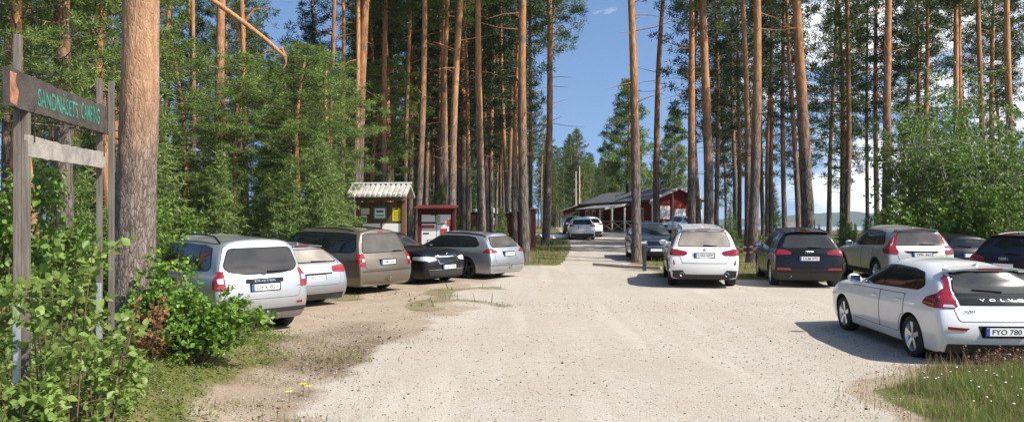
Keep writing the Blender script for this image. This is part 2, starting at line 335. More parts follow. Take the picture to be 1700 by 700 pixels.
# ------------------------------------------------------------ cars
def cage(c):
    L, W, H = c['L'], c['W'] / 2, c['H']; rear, front = -L / 2, L / 2
    rax = rear + c['roh']; fax = rax + c['wb']; cl = c.get('cl', .2); bz, bzf = c['belt']; hz, hf, nz = c['hood']; cowl, wst, rr = c['cowl'], c['wst'], c['rr']
    rw = c.get('rw', .64) * W; rd = c.get('rdrop', .07); tb = c.get('tail', (.0, .05, .12)); mz = c.get('midz', .58)
    mid = (rax + fax) / 2 - .05
    low = [rear + .03, rear + .24, rax, (rax + mid) / 2, mid, (mid + cowl) / 2 + .1, cowl + .02, fax + .05, front - .32, front - .06]
    up = [rear + rr, rear + rr + .25]; up += [up[1] + (wst - up[1]) * k / 4 for k in (1, 2, 3, 4)] + [cowl, fax + .05, front - .36, front - .16]
    rz = [H - rd, H - rd * .72, H - rd * .2, H - .0, H - .0, H - .055]
    hood = [hz, hz - (hz - hf) * .35, hf, nz]
    tap = [c.get('rtap', .90), .972, 1.0, 1, 1, 1, 1.0, 1.0, .965, c.get('ftap', .80)]
    P_ = np.zeros((10, 11, 3))
    for i in range(10):
        t = tap[i]; b = bz + (bzf - bz) * i / 6 if i <= 6 else 0
        y = low[i]; clb = cl + (.06 if i == 0 else 0)
        if i < 6:
            belt_x = c.get('beltx', .93) * W * (t if i else t * .97)
            rwi = rw * (.95 if i == 0 else 1 if i < 5 else .985)
            yy = [y + (.1 if i == 0 else 0)] * 3 + [y + (.05 if i == 0 else 0)] + [y] * 2 + [y, 0, up[i], up[i], up[i]]
            if i == 0: yy[4] = rear + .03 + tb[0]; yy[5] = rear + .03 + tb[1]; yy[6] = rear + .03 + tb[2]
            if i == 1: yy[5] += tb[1] * .6; yy[6] += tb[2] * .6
            yy[7] = yy[6] + (yy[8] - yy[6]) * .52
            if i == 5: yy[6] = y; yy[7] = y + (yy[8] - y) * .5
            gm = belt_x + (rwi - belt_x) * .48 + .018
            xx = [0, .45 * W * t, .84 * W * t, .955 * W * t, 1.0 * W * t, .985 * W * t, belt_x, gm, rwi, rwi * .62, 0]
            zt = rz[i]; ce = zt - c.get('cant', .085)
            zz = [clb, clb, clb, clb + .09, mz, b - .13, b, b + (ce - b) * .55, ce, zt - .018, zt]
        else:
            h = hood[i - 6]; k = i - 6
            yy = [y] * 7 + [up[i]] * 4
            if k == 3: yy = [y - .1] * 3 + [y - .03, y, y - .02, y - .06, up[i] + .02, up[i] + .03, up[i] + .05, up[i] + .06]
            if k == 0: yy[6] = y; yy[7] = cowl - .01; yy[8] = cowl + .01; yy[9] = cowl + .06; yy[10] = cowl + .08
            xx = [0, .45 * W * t, .84 * W * t, .95 * W * t, 1.0 * W * t, .985 * W * t, .935 * W * t, .82 * W * t, .6 * W * t, .32 * W * t, 0]
            zz = [cl, cl, cl, cl + .09, mz, h - .17, h - .075, h - .025, h - .003, h + .012, h + .018]
            if k == 3: zz = [cl + .05, cl + .05, cl + .05, cl + .12, min(mz, h - .24), h - .17, h - .09, h - .045, h - .02, h, h + .005]
        P_[i, :, 0] = xx; P_[i, :, 1] = yy; P_[i, :, 2] = zz
    vs = []; idx = {}
    def av(key, p): idx[key] = len(vs); vs.append(p)
    for i in range(10):
        for j in range(11):
            x, y, z = P_[i, j]
            if j in (0, 10): av((i, j, 0), (0, y, z))
            else: av((i, j, 1), (x, y, z)); av((i, j, -1), (-x, y, z))
    rb, fb = c.get('rbulge', .07), c.get('fbulge', .14)
    for i, b in ((0, -rb), (9, fb)):
        for j in range(3, 8):
            x, y, z = P_[i, j]; bb = b * (1 if j < 6 else .8)
            for s in (1, -1): av((i, j, s * .5), (s * x * .55, y + bb * .72, z))
            av((i, j, 0), (0, y + bb, z))
        for j in (2, 8):                                            # edge rows bulge too
            for jj, fct in (((1, .72), (0, 1)) if j == 2 else ((9, .72), (10, 1))):
                for s in ((1, -1) if jj not in (0, 10) else (0,)):
                    v = idx[(i, jj, s)]; vs[v] = (vs[v][0], vs[v][1] + b * .5 * fct, vs[v][2])
    ring = [(10, 0)] + [(j, 1) for j in range(9, 0, -1)] + [(0, 0)] + [(j, -1) for j in range(1, 10)]
    fs = []
    for i in range(9):
        for k in range(20):
            a, b = ring[k], ring[(k + 1) % 20]
            fs.append((idx[(i, *a)], idx[(i, *b)], idx[(i + 1, *b)], idx[(i + 1, *a)]))
    for i in (0, 9):
        def row(j):
            if j == 2: return [(2, 1), (1, 1), (0, 0), (1, -1), (2, -1)]
            if j == 8: return [(8, 1), (9, 1), (10, 0), (9, -1), (8, -1)]
            return [(j, 1), (j, .5), (j, 0), (j, -.5), (j, -1)]
        for j in range(2, 8):
            a, b = row(j), row(j + 1)
            for k in range(4): fs.append((idx[(i, *a[k])], idx[(i, *a[k + 1])], idx[(i, *b[k + 1])], idx[(i, *b[k])]))
    return np.array(vs), fs
def fit_cage(v, fs, it=7, amt=.9):
    """moves the cage so that the smoothed surface passes through the given points"""
    n = len(v); fa = np.array(fs); es = set()
    for f in fs:
        for k in range(4): a, b = f[k], f[(k + 1) % 4]; es.add((min(a, b), max(a, b)))
    es = np.array(list(es)); val = np.zeros(n)
    np.add.at(val, es[:, 0], 1); np.add.at(val, es[:, 1], 1)
    tgt = v.copy(); p = v.copy()
    for _ in range(it):
        se = np.zeros_like(p); np.add.at(se, es[:, 0], p[es[:, 1]]); np.add.at(se, es[:, 1], p[es[:, 0]])
        sf = np.zeros_like(p)
        for k in range(4): np.add.at(sf, fa[:, k], p[fa[:, (k + 2) % 4]])
        N = val[:, None]; lim = (N * N * p + 4 * se + sf) / (N * (N + 5))
        p = p + (tgt - lim) * amt * .8
    return p
def body_mesh(c, lvl):
    v, fs = cage(c); v = fit_cage(v, fs)
    me = bpy.data.meshes.new('body'); me.from_pydata([tuple(x) for x in v], [], fs)
    bm = bmesh.new(); bm.from_mesh(me); bmesh.ops.recalc_face_normals(bm, faces=bm.faces); bm.to_mesh(me); bm.free()
    o = bpy.data.objects.new('body', me); COL.objects.link(o)
    md = o.modifiers.new('s', 'SUBSURF'); md.levels = md.render_levels = lvl
    dg = bpy.context.evaluated_depsgraph_get(); full = bpy.data.meshes.new_from_object(o.evaluated_get(dg))
    bvh = BVHTree.FromPolygons([x.co.copy() for x in full.vertices], [tuple(p.vertices) for p in full.polygons])
    # wheel wells
    rax = -c['L'] / 2 + c['roh']; r = c['tyre'] + c.get('archgap', .045); cut = []
    for y in (rax, rax + c['wb']):
        for s in (1, -1):
            m = MB(); x0, x1 = s * (c['W'] / 2 + .3), s * (c['W'] / 2 - .30)
            n = 40; ring = [(math.cos(2 * math.pi * k / n) * r, math.sin(2 * math.pi * k / n) * r) for k in range(n)]
            vs = [(x0, y + a, c['tyre'] + b) for a, b in ring] + [(x1, y + a, c['tyre'] + b) for a, b in ring]
            m.add(vs, [tuple(range(n)), tuple(reversed(range(n, 2 * n)))] + [(i, i + n, (i + 1) % n + n, (i + 1) % n) for i in range(n)])
            k = m.build('cutter', M['dark']); cut.append(k)
            b = o.modifiers.new('b', 'BOOLEAN'); b.operation = 'DIFFERENCE'; b.object = k; b.solver = 'EXACT'
    dg = bpy.context.evaluated_depsgraph_get(); res = bpy.data.meshes.new_from_object(o.evaluated_get(dg))
    for k in cut: bpy.data.objects.remove(k)
    bpy.data.objects.remove(o)
    nf = len(res.polygons); cen = np.zeros(nf * 3); res.polygons.foreach_get('center', cen); cen = cen.reshape(-1, 3)
    nor = np.zeros(nf * 3); res.polygons.foreach_get('normal', nor); nor = nor.reshape(-1, 3)
    mi = np.zeros(nf, dtype=np.int32)
    for y in (rax, rax + c['wb']):
        d = np.hypot(cen[:, 1] - y, cen[:, 2] - c['tyre'])
        radial = np.abs((nor[:, 1] * (cen[:, 1] - y) + nor[:, 2] * (cen[:, 2] - c['tyre'])) / np.maximum(d, .001))
        mi[(d < r + .012) & ((radial > .9) | (np.abs(cen[:, 0]) < c['W'] / 2 - .28)) & (np.abs(cen[:, 0]) > .3)] = 1
        mi[(d < r + .03) & (np.abs(cen[:, 0]) < c['W'] / 2 - .2)] = 1
    mi[nor[:, 2] < -.75] = 1
    res.materials.clear(); res.materials.append(None); res.materials.append(M['dark'])
    res.polygons.foreach_set('material_index', mi); res.polygons.foreach_set('use_smooth', np.ones(nf, dtype=bool))
    res.set_sharp_from_angle(angle=R(42))
    return res, bvh
def rounded(poly, rad=.04, n=4):
    out = []; N = len(poly)
    for i in range(N):
        p = Vector(poly[i]); a = Vector(poly[i - 1]); b = Vector(poly[(i + 1) % N])
        da, db = (a - p), (b - p); r = min(rad, da.length * .45, db.length * .45)
        p0, p1 = p + da.normalized() * r, p + db.normalized() * r
        for k in range(n + 1):
            t = k / n; out.append(tuple(p0 * (1 - t) ** 2 + p * 2 * t * (1 - t) + p1 * t * t))
    return out
def grow(poly, d):
    """offsets a polygon outward (d > 0) or inward"""
    N = len(poly); A = sum(poly[i][0] * poly[(i + 1) % N][1] - poly[(i + 1) % N][0] * poly[i][1] for i in range(N)); sg = 1 if A > 0 else -1
    out = []
    for i in range(N):
        a, p, b = Vector(poly[i - 1]), Vector(poly[i]), Vector(poly[(i + 1) % N])
        u, w = (p - a), (b - p)
        if u.length < 1e-6 or w.length < 1e-6: out.append(tuple(p)); continue
        u.normalize(); w.normalize(); n1, n2 = Vector((u.y, -u.x)) * sg, Vector((w.y, -w.x)) * sg
        m = n1 + n2
        if m.length < 1e-4: out.append(tuple(p + n1 * d)); continue
        m.normalize(); out.append(tuple(p + m * d / max(.5, m.dot(n1))))
    return out
def clip(poly, lo, hi, ax=0):
    for lim, sg in ((lo, 1), (hi, -1)):
        out = []
        for i in range(len(poly)):
            a, b = poly[i - 1], poly[i]; ia, ib = (a[ax] - lim) * sg >= 0, (b[ax] - lim) * sg >= 0
            if ia != ib:
                t = (lim - a[ax]) / (b[ax] - a[ax]); out.append((a[0] + (b[0] - a[0]) * t, a[1] + (b[1] - a[1]) * t))
            if ib: out.append(b)
        poly = out
        if not poly: return []
    return poly
def patch(mb, bvh, poly, view, off=.004, step=.05):
    """lays the polygon on the body as seen from one side: S+ / S- (y,z), B / F (x,z), T (x,y)"""
    if len(poly) < 3: return
    ed = []
    for i in range(len(poly)):
        a, b = Vector(poly[i]), Vector(poly[(i + 1) % len(poly)]); n = max(1, int((b - a).length / step))
        ed += [tuple(a + (b - a) * k / n) for k in range(n)]
    pts = [ed[0]]
    for p in ed[1:]:
        if (Vector(p) - Vector(pts[-1])).length > 1e-4: pts.append(p)
    nb = len(pts); lo = (min(p[0] for p in pts), min(p[1] for p in pts)); hi = (max(p[0] for p in pts), max(p[1] for p in pts))
    gx = lo[0] + step / 2
    while gx < hi[0]:
        gz = lo[1] + step / 2
        while gz < hi[1]:
            if min((gx - q[0]) ** 2 + (gz - q[1]) ** 2 for q in pts[:nb]) > (step * .45) ** 2: pts.append((gx, gz))
            gz += step
        gx += step
    r = delaunay_2d_cdt([Vector(p) for p in pts], [], [list(range(nb))], 1, 1e-5)
    vs = []; ok = []
    for p in r[0]:
        if view[0] == 'S': s = 1 if view[1] == '+' else -1; o = Vector((4 * s, p[0], p[1])); d = Vector((-s, 0, 0))
        elif view == 'B': o = Vector((p[0], -8, p[1])); d = Vector((0, 1, 0))
        elif view == 'F': o = Vector((p[0], 8, p[1])); d = Vector((0, -1, 0))
        else: o = Vector((p[0], p[1], 5)); d = Vector((0, 0, -1))
        h = bvh.ray_cast(o, d)
        if h[0] is None: vs.append(Vector((0, 0, 0))); ok.append(False)
        else:
            n = h[1] if h[1].dot(d) < 0 else -h[1]
            vs.append(h[0] + n * off); ok.append(True)
    fs = [tuple(f) for f in r[2] if all(ok[i] for i in f)]
    lim = 5 * step
    fs = [f for f in fs if max((vs[f[0]] - vs[f[1]]).length, (vs[f[1]] - vs[f[2]]).length, (vs[f[0]] - vs[f[2]]).length) < lim]
    par = list(range(len(vs)))
    def fd(a):
        while par[a] != a: par[a] = par[par[a]]; a = par[a]
        return a
    for f in fs: par[fd(f[0])] = fd(f[1]); par[fd(f[1])] = fd(f[2])
    cnt = {}
    for f in fs: cnt[fd(f[0])] = cnt.get(fd(f[0]), 0) + 1
    if cnt: best = max(cnt, key=cnt.get); fs = [f for f in fs if fd(f[0]) == best]
    out = []
    dv = {'B': (0, 1, 0), 'F': (0, -1, 0), 'T': (0, 0, -1), 'S+': (-1, 0, 0), 'S-': (1, 0, 0)}[view]
    for f in fs:
        n = (vs[f[1]] - vs[f[0]]).cross(vs[f[2]] - vs[f[0]]); out.append(f if n.dot(Vector(dv)) < 0 else f[::-1])
    use = sorted({i for f in out for i in f}); ren = {a: b for b, a in enumerate(use)}
    mb.add([vs[i] for i in use], [tuple(ren[i] for i in f) for f in out])
def pbuild(items, bvh, name, mt, parent, off=.004, step=.05):
    """items: (view, polygon) pairs -> ONE part"""
    m = MB()
    for view, poly in items: patch(m, bvh, poly, view, off, step)
    if not m.f: return None
    o = m.build(name, mt, parent, fix=False); o.data.polygons.foreach_set('use_smooth', [True] * len(o.data.polygons)); return o
def mir(poly): return [(-x, z) for x, z in poly][::-1]
_txt = {}
def text_mesh(s, width, height):
    """flat lettering mesh, centred, in the XZ plane facing -Y"""
    cu = bpy.data.curves.new('t', 'FONT'); cu.body = s; cu.size = 1; cu.extrude = 0; cu.resolution_u = 3; cu.offset = .012
    o = bpy.data.objects.new('t', cu); COL.objects.link(o); dg = bpy.context.evaluated_depsgraph_get()
    me = bpy.data.meshes.new_from_object(o.evaluated_get(dg)); bpy.data.objects.remove(o)
    v = np.zeros(len(me.vertices) * 3); me.vertices.foreach_get('co', v); v = v.reshape(-1, 3)
    fs = [tuple(p.vertices) for p in me.polygons]; mn, mxx = v.min(0), v.max(0); sz = mxx - mn
    x = ((v[:, 0] - mn[0]) / sz[0] - .5) * width; z = ((v[:, 1] - mn[1]) / sz[1] - .5) * height
    return [Vector((a, 0, b)) for a, b in zip(x, z)], fs
def lettering(s, width, height, mtx, name, mt, parent, thick=.002):
    vs, fs = text_mesh(s, width, height); m = MB(); m.add([mtx @ v for v in vs], fs)
    return m.build(name, mt, parent, fix=False)
def wheel(parent, x, y, r, w, side, style, rimmat, far=False):
    """a tyre round an alloy with its spokes; side = +1 faces +x"""
    n = 40 if not far else 20; s = side; rr = r * .70
    m = MB(); m.lathe([(.0, 0), (r * .35, 0), (r * .35, -.03 * s), (0, -.03 * s)], (x - s * .05, y, r), 'X', n)
    wh = m.build('wheel', M['plastic'], parent)
    m = MB(); h = w / 2
    m.lathe([(rr, h * s * .80), (rr + .012, h * s), (r - .03, h * s), (r - .006, h * s * .78), (r, h * s * .4), (r, -h * s * .4), (r - .008, -h * s * .8), (r - .03, -h * s), (rr, -h * s), (rr, -h * s * .7)], (x, y, r), 'X', n)
    m.build('tyre', M['tyre'], wh, smooth=True)
    m = MB()
    m.lathe([(rr - .035, -h * s), (rr - .03, h * s * .2), (rr - .018, h * s * .62), (rr + .004, h * s * .86), (rr + .012, h * s * .98), (rr + .02, h * s * .9)], (x, y, r), 'X', n)
    m.lathe([(0.0, h * s * .66), (.045, h * s * .66), (.062, h * s * .5), (.062, 0)], (x, y, r), 'X', 16)
    k = {'five': 5, 'double': 5, 'multi': 10, 'star': 5, 'cover': 7}[style]
    for i in range(k):
        a = 2 * math.pi * i / k + .3
        for dd in ((-.13, .13) if style == 'double' else (0,)):
            wd = {'five': .055, 'double': .026, 'multi': .026, 'star': .052, 'cover': .07}[style]
            ca, sa = math.cos(a + dd * .35), math.sin(a + dd * .35); cb, sb = math.cos(a + dd), math.sin(a + dd)
            r0, r1 = .03, rr - .01
            p0 = Vector((x + s * h * .56, y + ca * r0, r + sa * r0)); p1 = Vector((x + s * h * .70, y + cb * r1, r + sb * r1))
            t = Vector((0, -sb, cb)); q = Vector((s * .022, 0, 0)); w0, w1 = wd * .5, wd * (.62 if style != 'star' else .75)
            vs = [p0 - t * w0 + q, p0 + t * w0 + q, p1 + t * w1 + q, p1 - t * w1 + q, p0 - t * w0 - q, p0 + t * w0 - q, p1 + t * w1 - q, p1 - t * w1 - q]
            m.add(vs, [(0, 1, 2, 3), (7, 6, 5, 4), (0, 4, 5, 1), (1, 5, 6, 2), (2, 6, 7, 3), (3, 7, 4, 0)])
    m.build('rim', rimmat, wh, smooth=True)
    return wh
def make_car(name, label, c, loc, head, paint_m, group, opt):
    """loc: ground point under the middle of the REAR end when opt['at'] is 'rear', of the front end when 'front'"""
    L, W, H = c['L'], c['W'], c['H']; h = R(head); hv = Vector((math.sin(h), math.cos(h), 0))
    at = opt.get('at', 'rear'); ctr = Vector((loc[0], loc[1], 0)) + hv * (L / 2 if at == 'rear' else -L / 2)
    rt = Vector((hv.y, -hv.x, 0)); hw = c['wb'] / 2
    zf, zr = ground_z(*(ctr + hv * hw).xy), ground_z(*(ctr - hv * hw).xy); zl, zg = ground_z(*(ctr - rt * .8).xy), ground_z(*(ctr + rt * .8).xy)
    yv = Vector((hv.x * c['wb'], hv.y * c['wb'], zf - zr)).normalized(); xv = Vector((rt.x * 1.6, rt.y * 1.6, zg - zl)).normalized(); zv = xv.cross(yv).normalized(); xv = yv.cross(zv)
    root = empty(name); tag(root, label, 'car', group)
    mw = Matrix((xv, yv, zv)).transposed().to_4x4(); mw.translation = Vector((ctr.x, ctr.y, (zf + zr) / 2 - .004)); root.matrix_world = mw
    far = opt.get('far', False); res, bvh = body_mesh(c, 3 if not opt.get('hero') else 4)
    res.materials[0] = paint_m; body = bpy.data.objects.new('body', res); COL.objects.link(body); body.parent = root
    st = .05 if not far else .09
    rear, front = -L / 2, L / 2; rax = rear + c['roh']; fax = rax + c['wb']; bz, bzf = c['belt']
    gl = M['glass']; sides = opt.get('sides', ('S+', 'S-'))
    # windows: dark surround, then panes
    dlo = rounded(c['dlo'], .06); panes = c['panes']
    for sd_ in ('S+', 'S-'):
        if sd_ not in sides: continue
        pbuild([(sd_, grow(dlo, .012))], bvh, 'window_trim', opt.get('trimmat', M['trim']), root, .003, st)
        inner = grow(dlo, -.018)
        for a, b in panes:
            pl = clip(inner, a, b)
            if len(pl) > 2: pbuild([(sd_, rounded(pl, .02, 2))], bvh, 'side_window', gl, root, .0065, st)
    # doors
    zb = c.get('sill', .34)
    if not far:
        ya, yb, yc = c['doors']; ar = c['tyre'] + .09
        def beltz(y): return bz + (bzf - bz) * (y - rear) / (c['cowl'] - rear) - .045
        arc = []
        for k in range(9):
            t = math.pi * (.02 + .5 * k / 8); y_, z_ = rax + math.cos(t) * ar, c['tyre'] + math.sin(t) * ar
            if z_ > zb and y_ > yc: arc.append((y_, z_))
        y_low = max(yc, rax + math.sqrt(max(0, ar * ar - (zb - c['tyre']) ** 2)))
        rearp = [(yb - .012, zb), (yb - .012, beltz(yb)), (yc, beltz(yc))] + ([(yc, arc[-1][1])] if arc else []) + arc[::-1] + [(y_low, zb)]
        frontp = [(yb + .012, zb), (ya - .05, zb), (ya, zb + .2), (ya, beltz(ya)), (yb + .012, beltz(yb))]
        for sd_ in sides:
            for pl in (frontp, rearp):
                pbuild([(sd_, grow(pl, .009))], bvh, 'door_gap', M['gap'], root, .0025, st)
                dr = pbuild([(sd_, rounded(pl, .03, 3))], bvh, 'door', paint_m, root, .005, st)
                s = 1 if sd_ == 'S+' else -1
                hy = (pl is frontp and yb + .17) or yc + .17; hz_ = beltz(hy) - .1
                hit = bvh.ray_cast(Vector((4 * s, hy, hz_)), Vector((-s, 0, 0)))[0]
                if hit and dr: MB().box(hit + Vector((s * .02, 0, 0)), (.035, .19, .032), None, .012).build('handle', c.get('handle_m', paint_m), dr, True)
        lowr = [(rax + ar + .02, zb - .015), (fax - ar - .02, zb - .015), (fax - ar - .02, zb - .12), (rax + ar + .02, zb - .12)]
        if c.get('clad'):
            for sd_ in sides: pbuild([(sd_, lowr)], bvh, 'sill_cladding', M['plastic'], root, .006, st)
            for ay in (rax, fax):
                for sd_ in sides:
                    o_ = [(ay + math.cos(t) * (c['tyre'] + .10), c['tyre'] + math.sin(t) * (c['tyre'] + .10)) for t in np.linspace(-.15, math.pi + .15, 22)]
                    i_ = [(ay + math.cos(t) * (c['tyre'] + .047), c['tyre'] + math.sin(t) * (c['tyre'] + .047)) for t in np.linspace(math.pi + .15, -.15, 22)]
                    pbuild([(sd_, o_ + i_)], bvh, 'arch_cladding', M['plastic'], root, .008, st)
    # rear end
    if opt.get('rear', True):
        if 'gate' in c and not far:
            g = rounded(c['gate'], .05)
            pbuild([('B', grow(g, .008))], bvh, 'tailgate_gap', M['gap'], root, .0025, st)
            pbuild([('B', g)], bvh, 'tailgate', paint_m, root, .005, st)
        rg = rounded(c['rglass'], .07)
        pbuild([('B', grow(rg, .02))], bvh, 'rear_window_trim', opt.get('rtrim', M['trim']), root, .007, st)
        pbuild([('B', rg)], bvh, 'rear_window', opt.get('rglassmat', M['glass_dusty']), root, .0105, st)
        for s in (1, -1):
            it = [('B', rounded(c['tl'] if s > 0 else mir(c['tl']), .02, 2))]
            if 'tls' in c: it.append(('S+' if s > 0 else 'S-', rounded(c['tls'], .02, 2)))
            tl = pbuild(it, bvh, 'tail_light', M['red'], root, .012, .03)
            if 'tlw' in c: pbuild([('B', rounded(c['tlw'] if s > 0 else mir(c['tlw']), .01, 2))], bvh, 'reversing_lens', M['clear'], tl, .015, .03)
        for nm, mt_, pl, of in c.get('rearparts', []): pbuild([(v_, rounded(q, .015, 2)) for v_, q in pl], bvh, nm, mt_ if mt_ is not None else paint_m, root, of, st)
        # wiper
        if c.get('wiper') and not far:
            x0, z0, x1, z1 = c['wiper']; a = bvh.ray_cast(Vector((x0, -8, z0)), Vector((0, 1, 0)))[0]; b = bvh.ray_cast(Vector((x1, -8, z1)), Vector((0, 1, 0)))[0]
            if a and b: MB().tube([a + Vector((0, -.03, 0)), b + Vector((0, -.035, 0))], [.016, .009], 6).build('wiper', M['trim'], root)
        # plate
        pz = c['plate'][1]; px_ = c['plate'][0]
    if not opt.get('front'): pbuild([('T', rounded(c['ws'], .05))], bvh, 'windscreen', M['windscreen'], root, .006, .08)
    if opt.get('front'):
        for nm, mt_, pl, of in c.get('frontparts', []):
            pbuild([(v_, rounded(q, .015, 2)) for v_, q in pl], bvh, nm, mt_ if mt_ is not None else paint_m, root, of, st if not far else .06)
        ws = c['ws']; pbuild([('T', grow(rounded(ws, .05), .02))], bvh, 'windscreen_trim', M['trim'], root, .003, .07)
        pbuild([('T', rounded(ws, .05))], bvh, 'windscreen', M['windscreen'], root, .006, .07)
        px_, pz = c.get('fplate', (0, .42))
    # licence plate
    dr_ = 1 if opt.get('front') else -1
    hit = bvh.ray_cast(Vector((px_, 8 * dr_, pz)), Vector((0, -dr_, 0)))
    hit2 = bvh.ray_cast(Vector((px_, 8 * dr_, pz + .05)), Vector((0, -dr_, 0)))
    if hit[0] is not None:
        yy = max(hit[0].y * dr_, (hit2[0].y * dr_ if hit2[0] else -9)) + .012
        fr = Matrix.Translation((px_, yy * dr_, pz)) @ Matrix.Rotation(math.pi if dr_ > 0 else 0, 4, 'Z')
        MB().prism([(-.285, -.075), (.285, -.075), (.285, .075), (-.285, .075)], -.003, .03, fr).build('plate_holder', M['trim'], root)
        pl = MB().prism([(-.26, -.055), (.26, -.055), (.26, .055), (-.26, .055)], -.008, -.003, fr).build('licence_plate', M['plate'], root)
        if not far:
            MB().prism([(-.258, -.053), (-.215, -.053), (-.215, .053), (-.258, .053)], -.0095, -.008, fr).build('country_band', M['blue'], pl)
            if opt.get('reg'): lettering(opt['reg'], .40, .072, fr @ Matrix.Translation((.02, -.0100, 0)), 'registration', M['ink'], pl)
    for txt, w_, hh, x_, z_, mt_ in opt.get('badges', []):
        hit = bvh.ray_cast(Vector((x_, 8 * dr_, z_)), Vector((0, -dr_, 0)))
        if hit[0] is None: continue
        vs, fs = text_mesh(txt, w_, hh); m = MB(); vv = []
        for v in vs:
            q = bvh.ray_cast(Vector((x_ + v.x * -dr_, 8 * dr_, z_ + v.z)), Vector((0, -dr_, 0)))[0]
            vv.append(Vector((x_ + v.x * -dr_, (q.y if q else hit[0].y) + .022 * dr_, z_ + v.z)))
        m.add(vv, fs); m.build('badge', mt_, root, fix=False)
    # emblem
    if c.get('emblem'):
        kind, ex, ez, er = c['emblem']; hit = bvh.ray_cast(Vector((ex, 8 * dr_, ez)), Vector((0, -dr_, 0)))[0]
        if hit:
            m = MB(); b = hit + Vector((0, .014 * dr_, 0))
            if kind == 'rings':
                for k in range(4):
                    cx = (k - 1.5) * er * 1.25
                    m.tube([b + Vector((cx + math.cos(t) * er, 0, math.sin(t) * er)) for t in np.linspace(0, 2 * math.pi, 17)], er * .14, 5, False)
            elif kind == 'round':
                m.lathe([(0, .010 * dr_), (er * .7, .010 * dr_), (er, 0)], b, 'Y', 20)
            else:
                m.tube([b + Vector((-er, 0, er * .7)), b + Vector((er, 0, er * .7))], er * .2, 5)
                m.tube([b + Vector((-er * .4, 0, er * .5)), b + Vector((-er * .3, 0, -er * .5)), b + Vector((er * .3, 0, -er * .5)), b + Vector((er * .4, 0, er * .5))], er * .2, 5)
            m.build('emblem', M['chrome'], root)
    # spoiler over the rear window
    if opt.get('rear', True) and c.get('spoiler'):
        sx, sy, sz, sl = c['spoiler']
        m = MB(); n = 10; top = []; 
        for k in range(n + 1):
            x = sx * (2 * k / n - 1); e = (abs(x) / sx) ** 4 * .03
            top.append((x, e))
        vs = []
        for x, e in top:
            z = sz - (x / sx) ** 2 * .035; y = rear + sy + e
            vs += [(x * .97, y + sl, z + .012), (x, y, z), (x, y + .012, z - .028), (x * .98, y + sl * .9, z - .045)]
        fs = []
        for k in range(n):
            a = k * 4; b = a + 4
            fs += [(a, a + 1, b + 1, b), (a + 1, a + 2, b + 2, b + 1), (a + 2, a + 3, b + 3, b + 2), (a + 3, a, b, b + 3)]
        fs += [(0, 1, 2, 3), (n * 4, n * 4 + 1, n * 4 + 2, n * 4 + 3)]
        m.add(vs, fs); sp = m.build('spoiler', paint_m, root, True)
        m = MB(); m.box((0, rear + sy - .004, sz - .014), (.34, .02, .018)); m.build('brake_light', M['red'], sp)
    # roof rails
    if c.get('rails'):
        y0, y1, xr, hh = c['rails']
        for s in (1, -1):
            pts = []
            for k in range(9):
                y = y0 + (y1 - y0) * k / 8; q = bvh.ray_cast(Vector((s * xr, y, 4)), Vector((0, 0, -1)))[0]
                if q: pts.append(Vector((s * xr, y, q.z + (hh if 0 < k < 8 else .0))))
            MB().tube(pts, .018, 8).build('roof_rail', opt.get('railmat', M['trim']), root, True)
    # mirrors
    my, mz = c['mirror']
    for s in (1, -1):
        q = bvh.ray_cast(Vector((s * 4, my, mz - .05)), Vector((-s, 0, 0)))[0]; bx = abs(q.x) if q else W / 2 * .9
        m = MB(); bm = bmesh.new(); bmesh.ops.create_uvsphere(bm, u_segments=14, v_segments=10, radius=1)
        vs = [Vector((s * (bx + .13) + v.co.x * .12 * (1 + .0), my + v.co.y * (.085 if v.co.y > 0 else .035) - .0, mz + v.co.z * .082 + v.co.x * s * .012)) for v in bm.verts]
        bm.verts.index_update(); fs = [tuple(v.index for v in f.verts) for f in bm.faces]; bm.free(); m.add(vs, fs)
        m.beam((s * (bx - .03), my + .02, mz - .06), (s * (bx + .08), my + .02, mz - .03), .05, .03)
        mo = m.build('mirror', opt.get('mirrormat', paint_m), root, True)
        MB().box((s * (bx + .13), my - .037, mz), (.17, .008, .11), None, .003).build('mirror_glass', M['chrome'], mo)
    # roof antenna
    if c.get('fin') and not far:
        y = c['fin']; q = bvh.ray_cast(Vector((0, y, 4)), Vector((0, 0, -1)))[0]
        if q: MB().add([q + Vector(v) for v in ((-.025, -.06, 0), (.025, -.06, 0), (.018, .1, 0), (-.018, .1, 0), (-.004, -.06, .055), (.004, -.06, .055))], [(0, 1, 5, 4), (1, 2, 5), (2, 3, 4, 5), (3, 0, 4), (0, 3, 2, 1)]).build('roof_antenna', paint_m, root)
    for x_, z_, r_ in c.get('exhaust', []):
        MB().lathe([(r_ * .8, .2), (r_ * .8, 0), (r_, -.01), (r_, .25)], (x_, rear + .02, z_), 'Y', 16).build('exhaust', M['chrome'], root, True)
    if opt.get('tow'):
        MB().tube([(0, rear + .2, .34), (0, rear - .05, .33), (0, rear - .09, .35), (0, rear - .09, .40)], .018, 8).box((0, rear - .09, .42), (.05, .05, .05), None, .02).build('tow_bar', M['steel'], root, True)
    for y in (rax, fax):
        for s in (1, -1): wheel(root, s * (W / 2 - c['tw'] / 2 - .022), y, c['tyre'], c['tw'], s, opt.get('wheel', 'five'), opt.get('rimmat', M['rim']), far)
    if opt.get('under', True):
        MB().box((0, 0, c.get('cl', .2) - .03), (W * .55, L * .72, .06)).build('underbody', M['dark'], root)
    return root
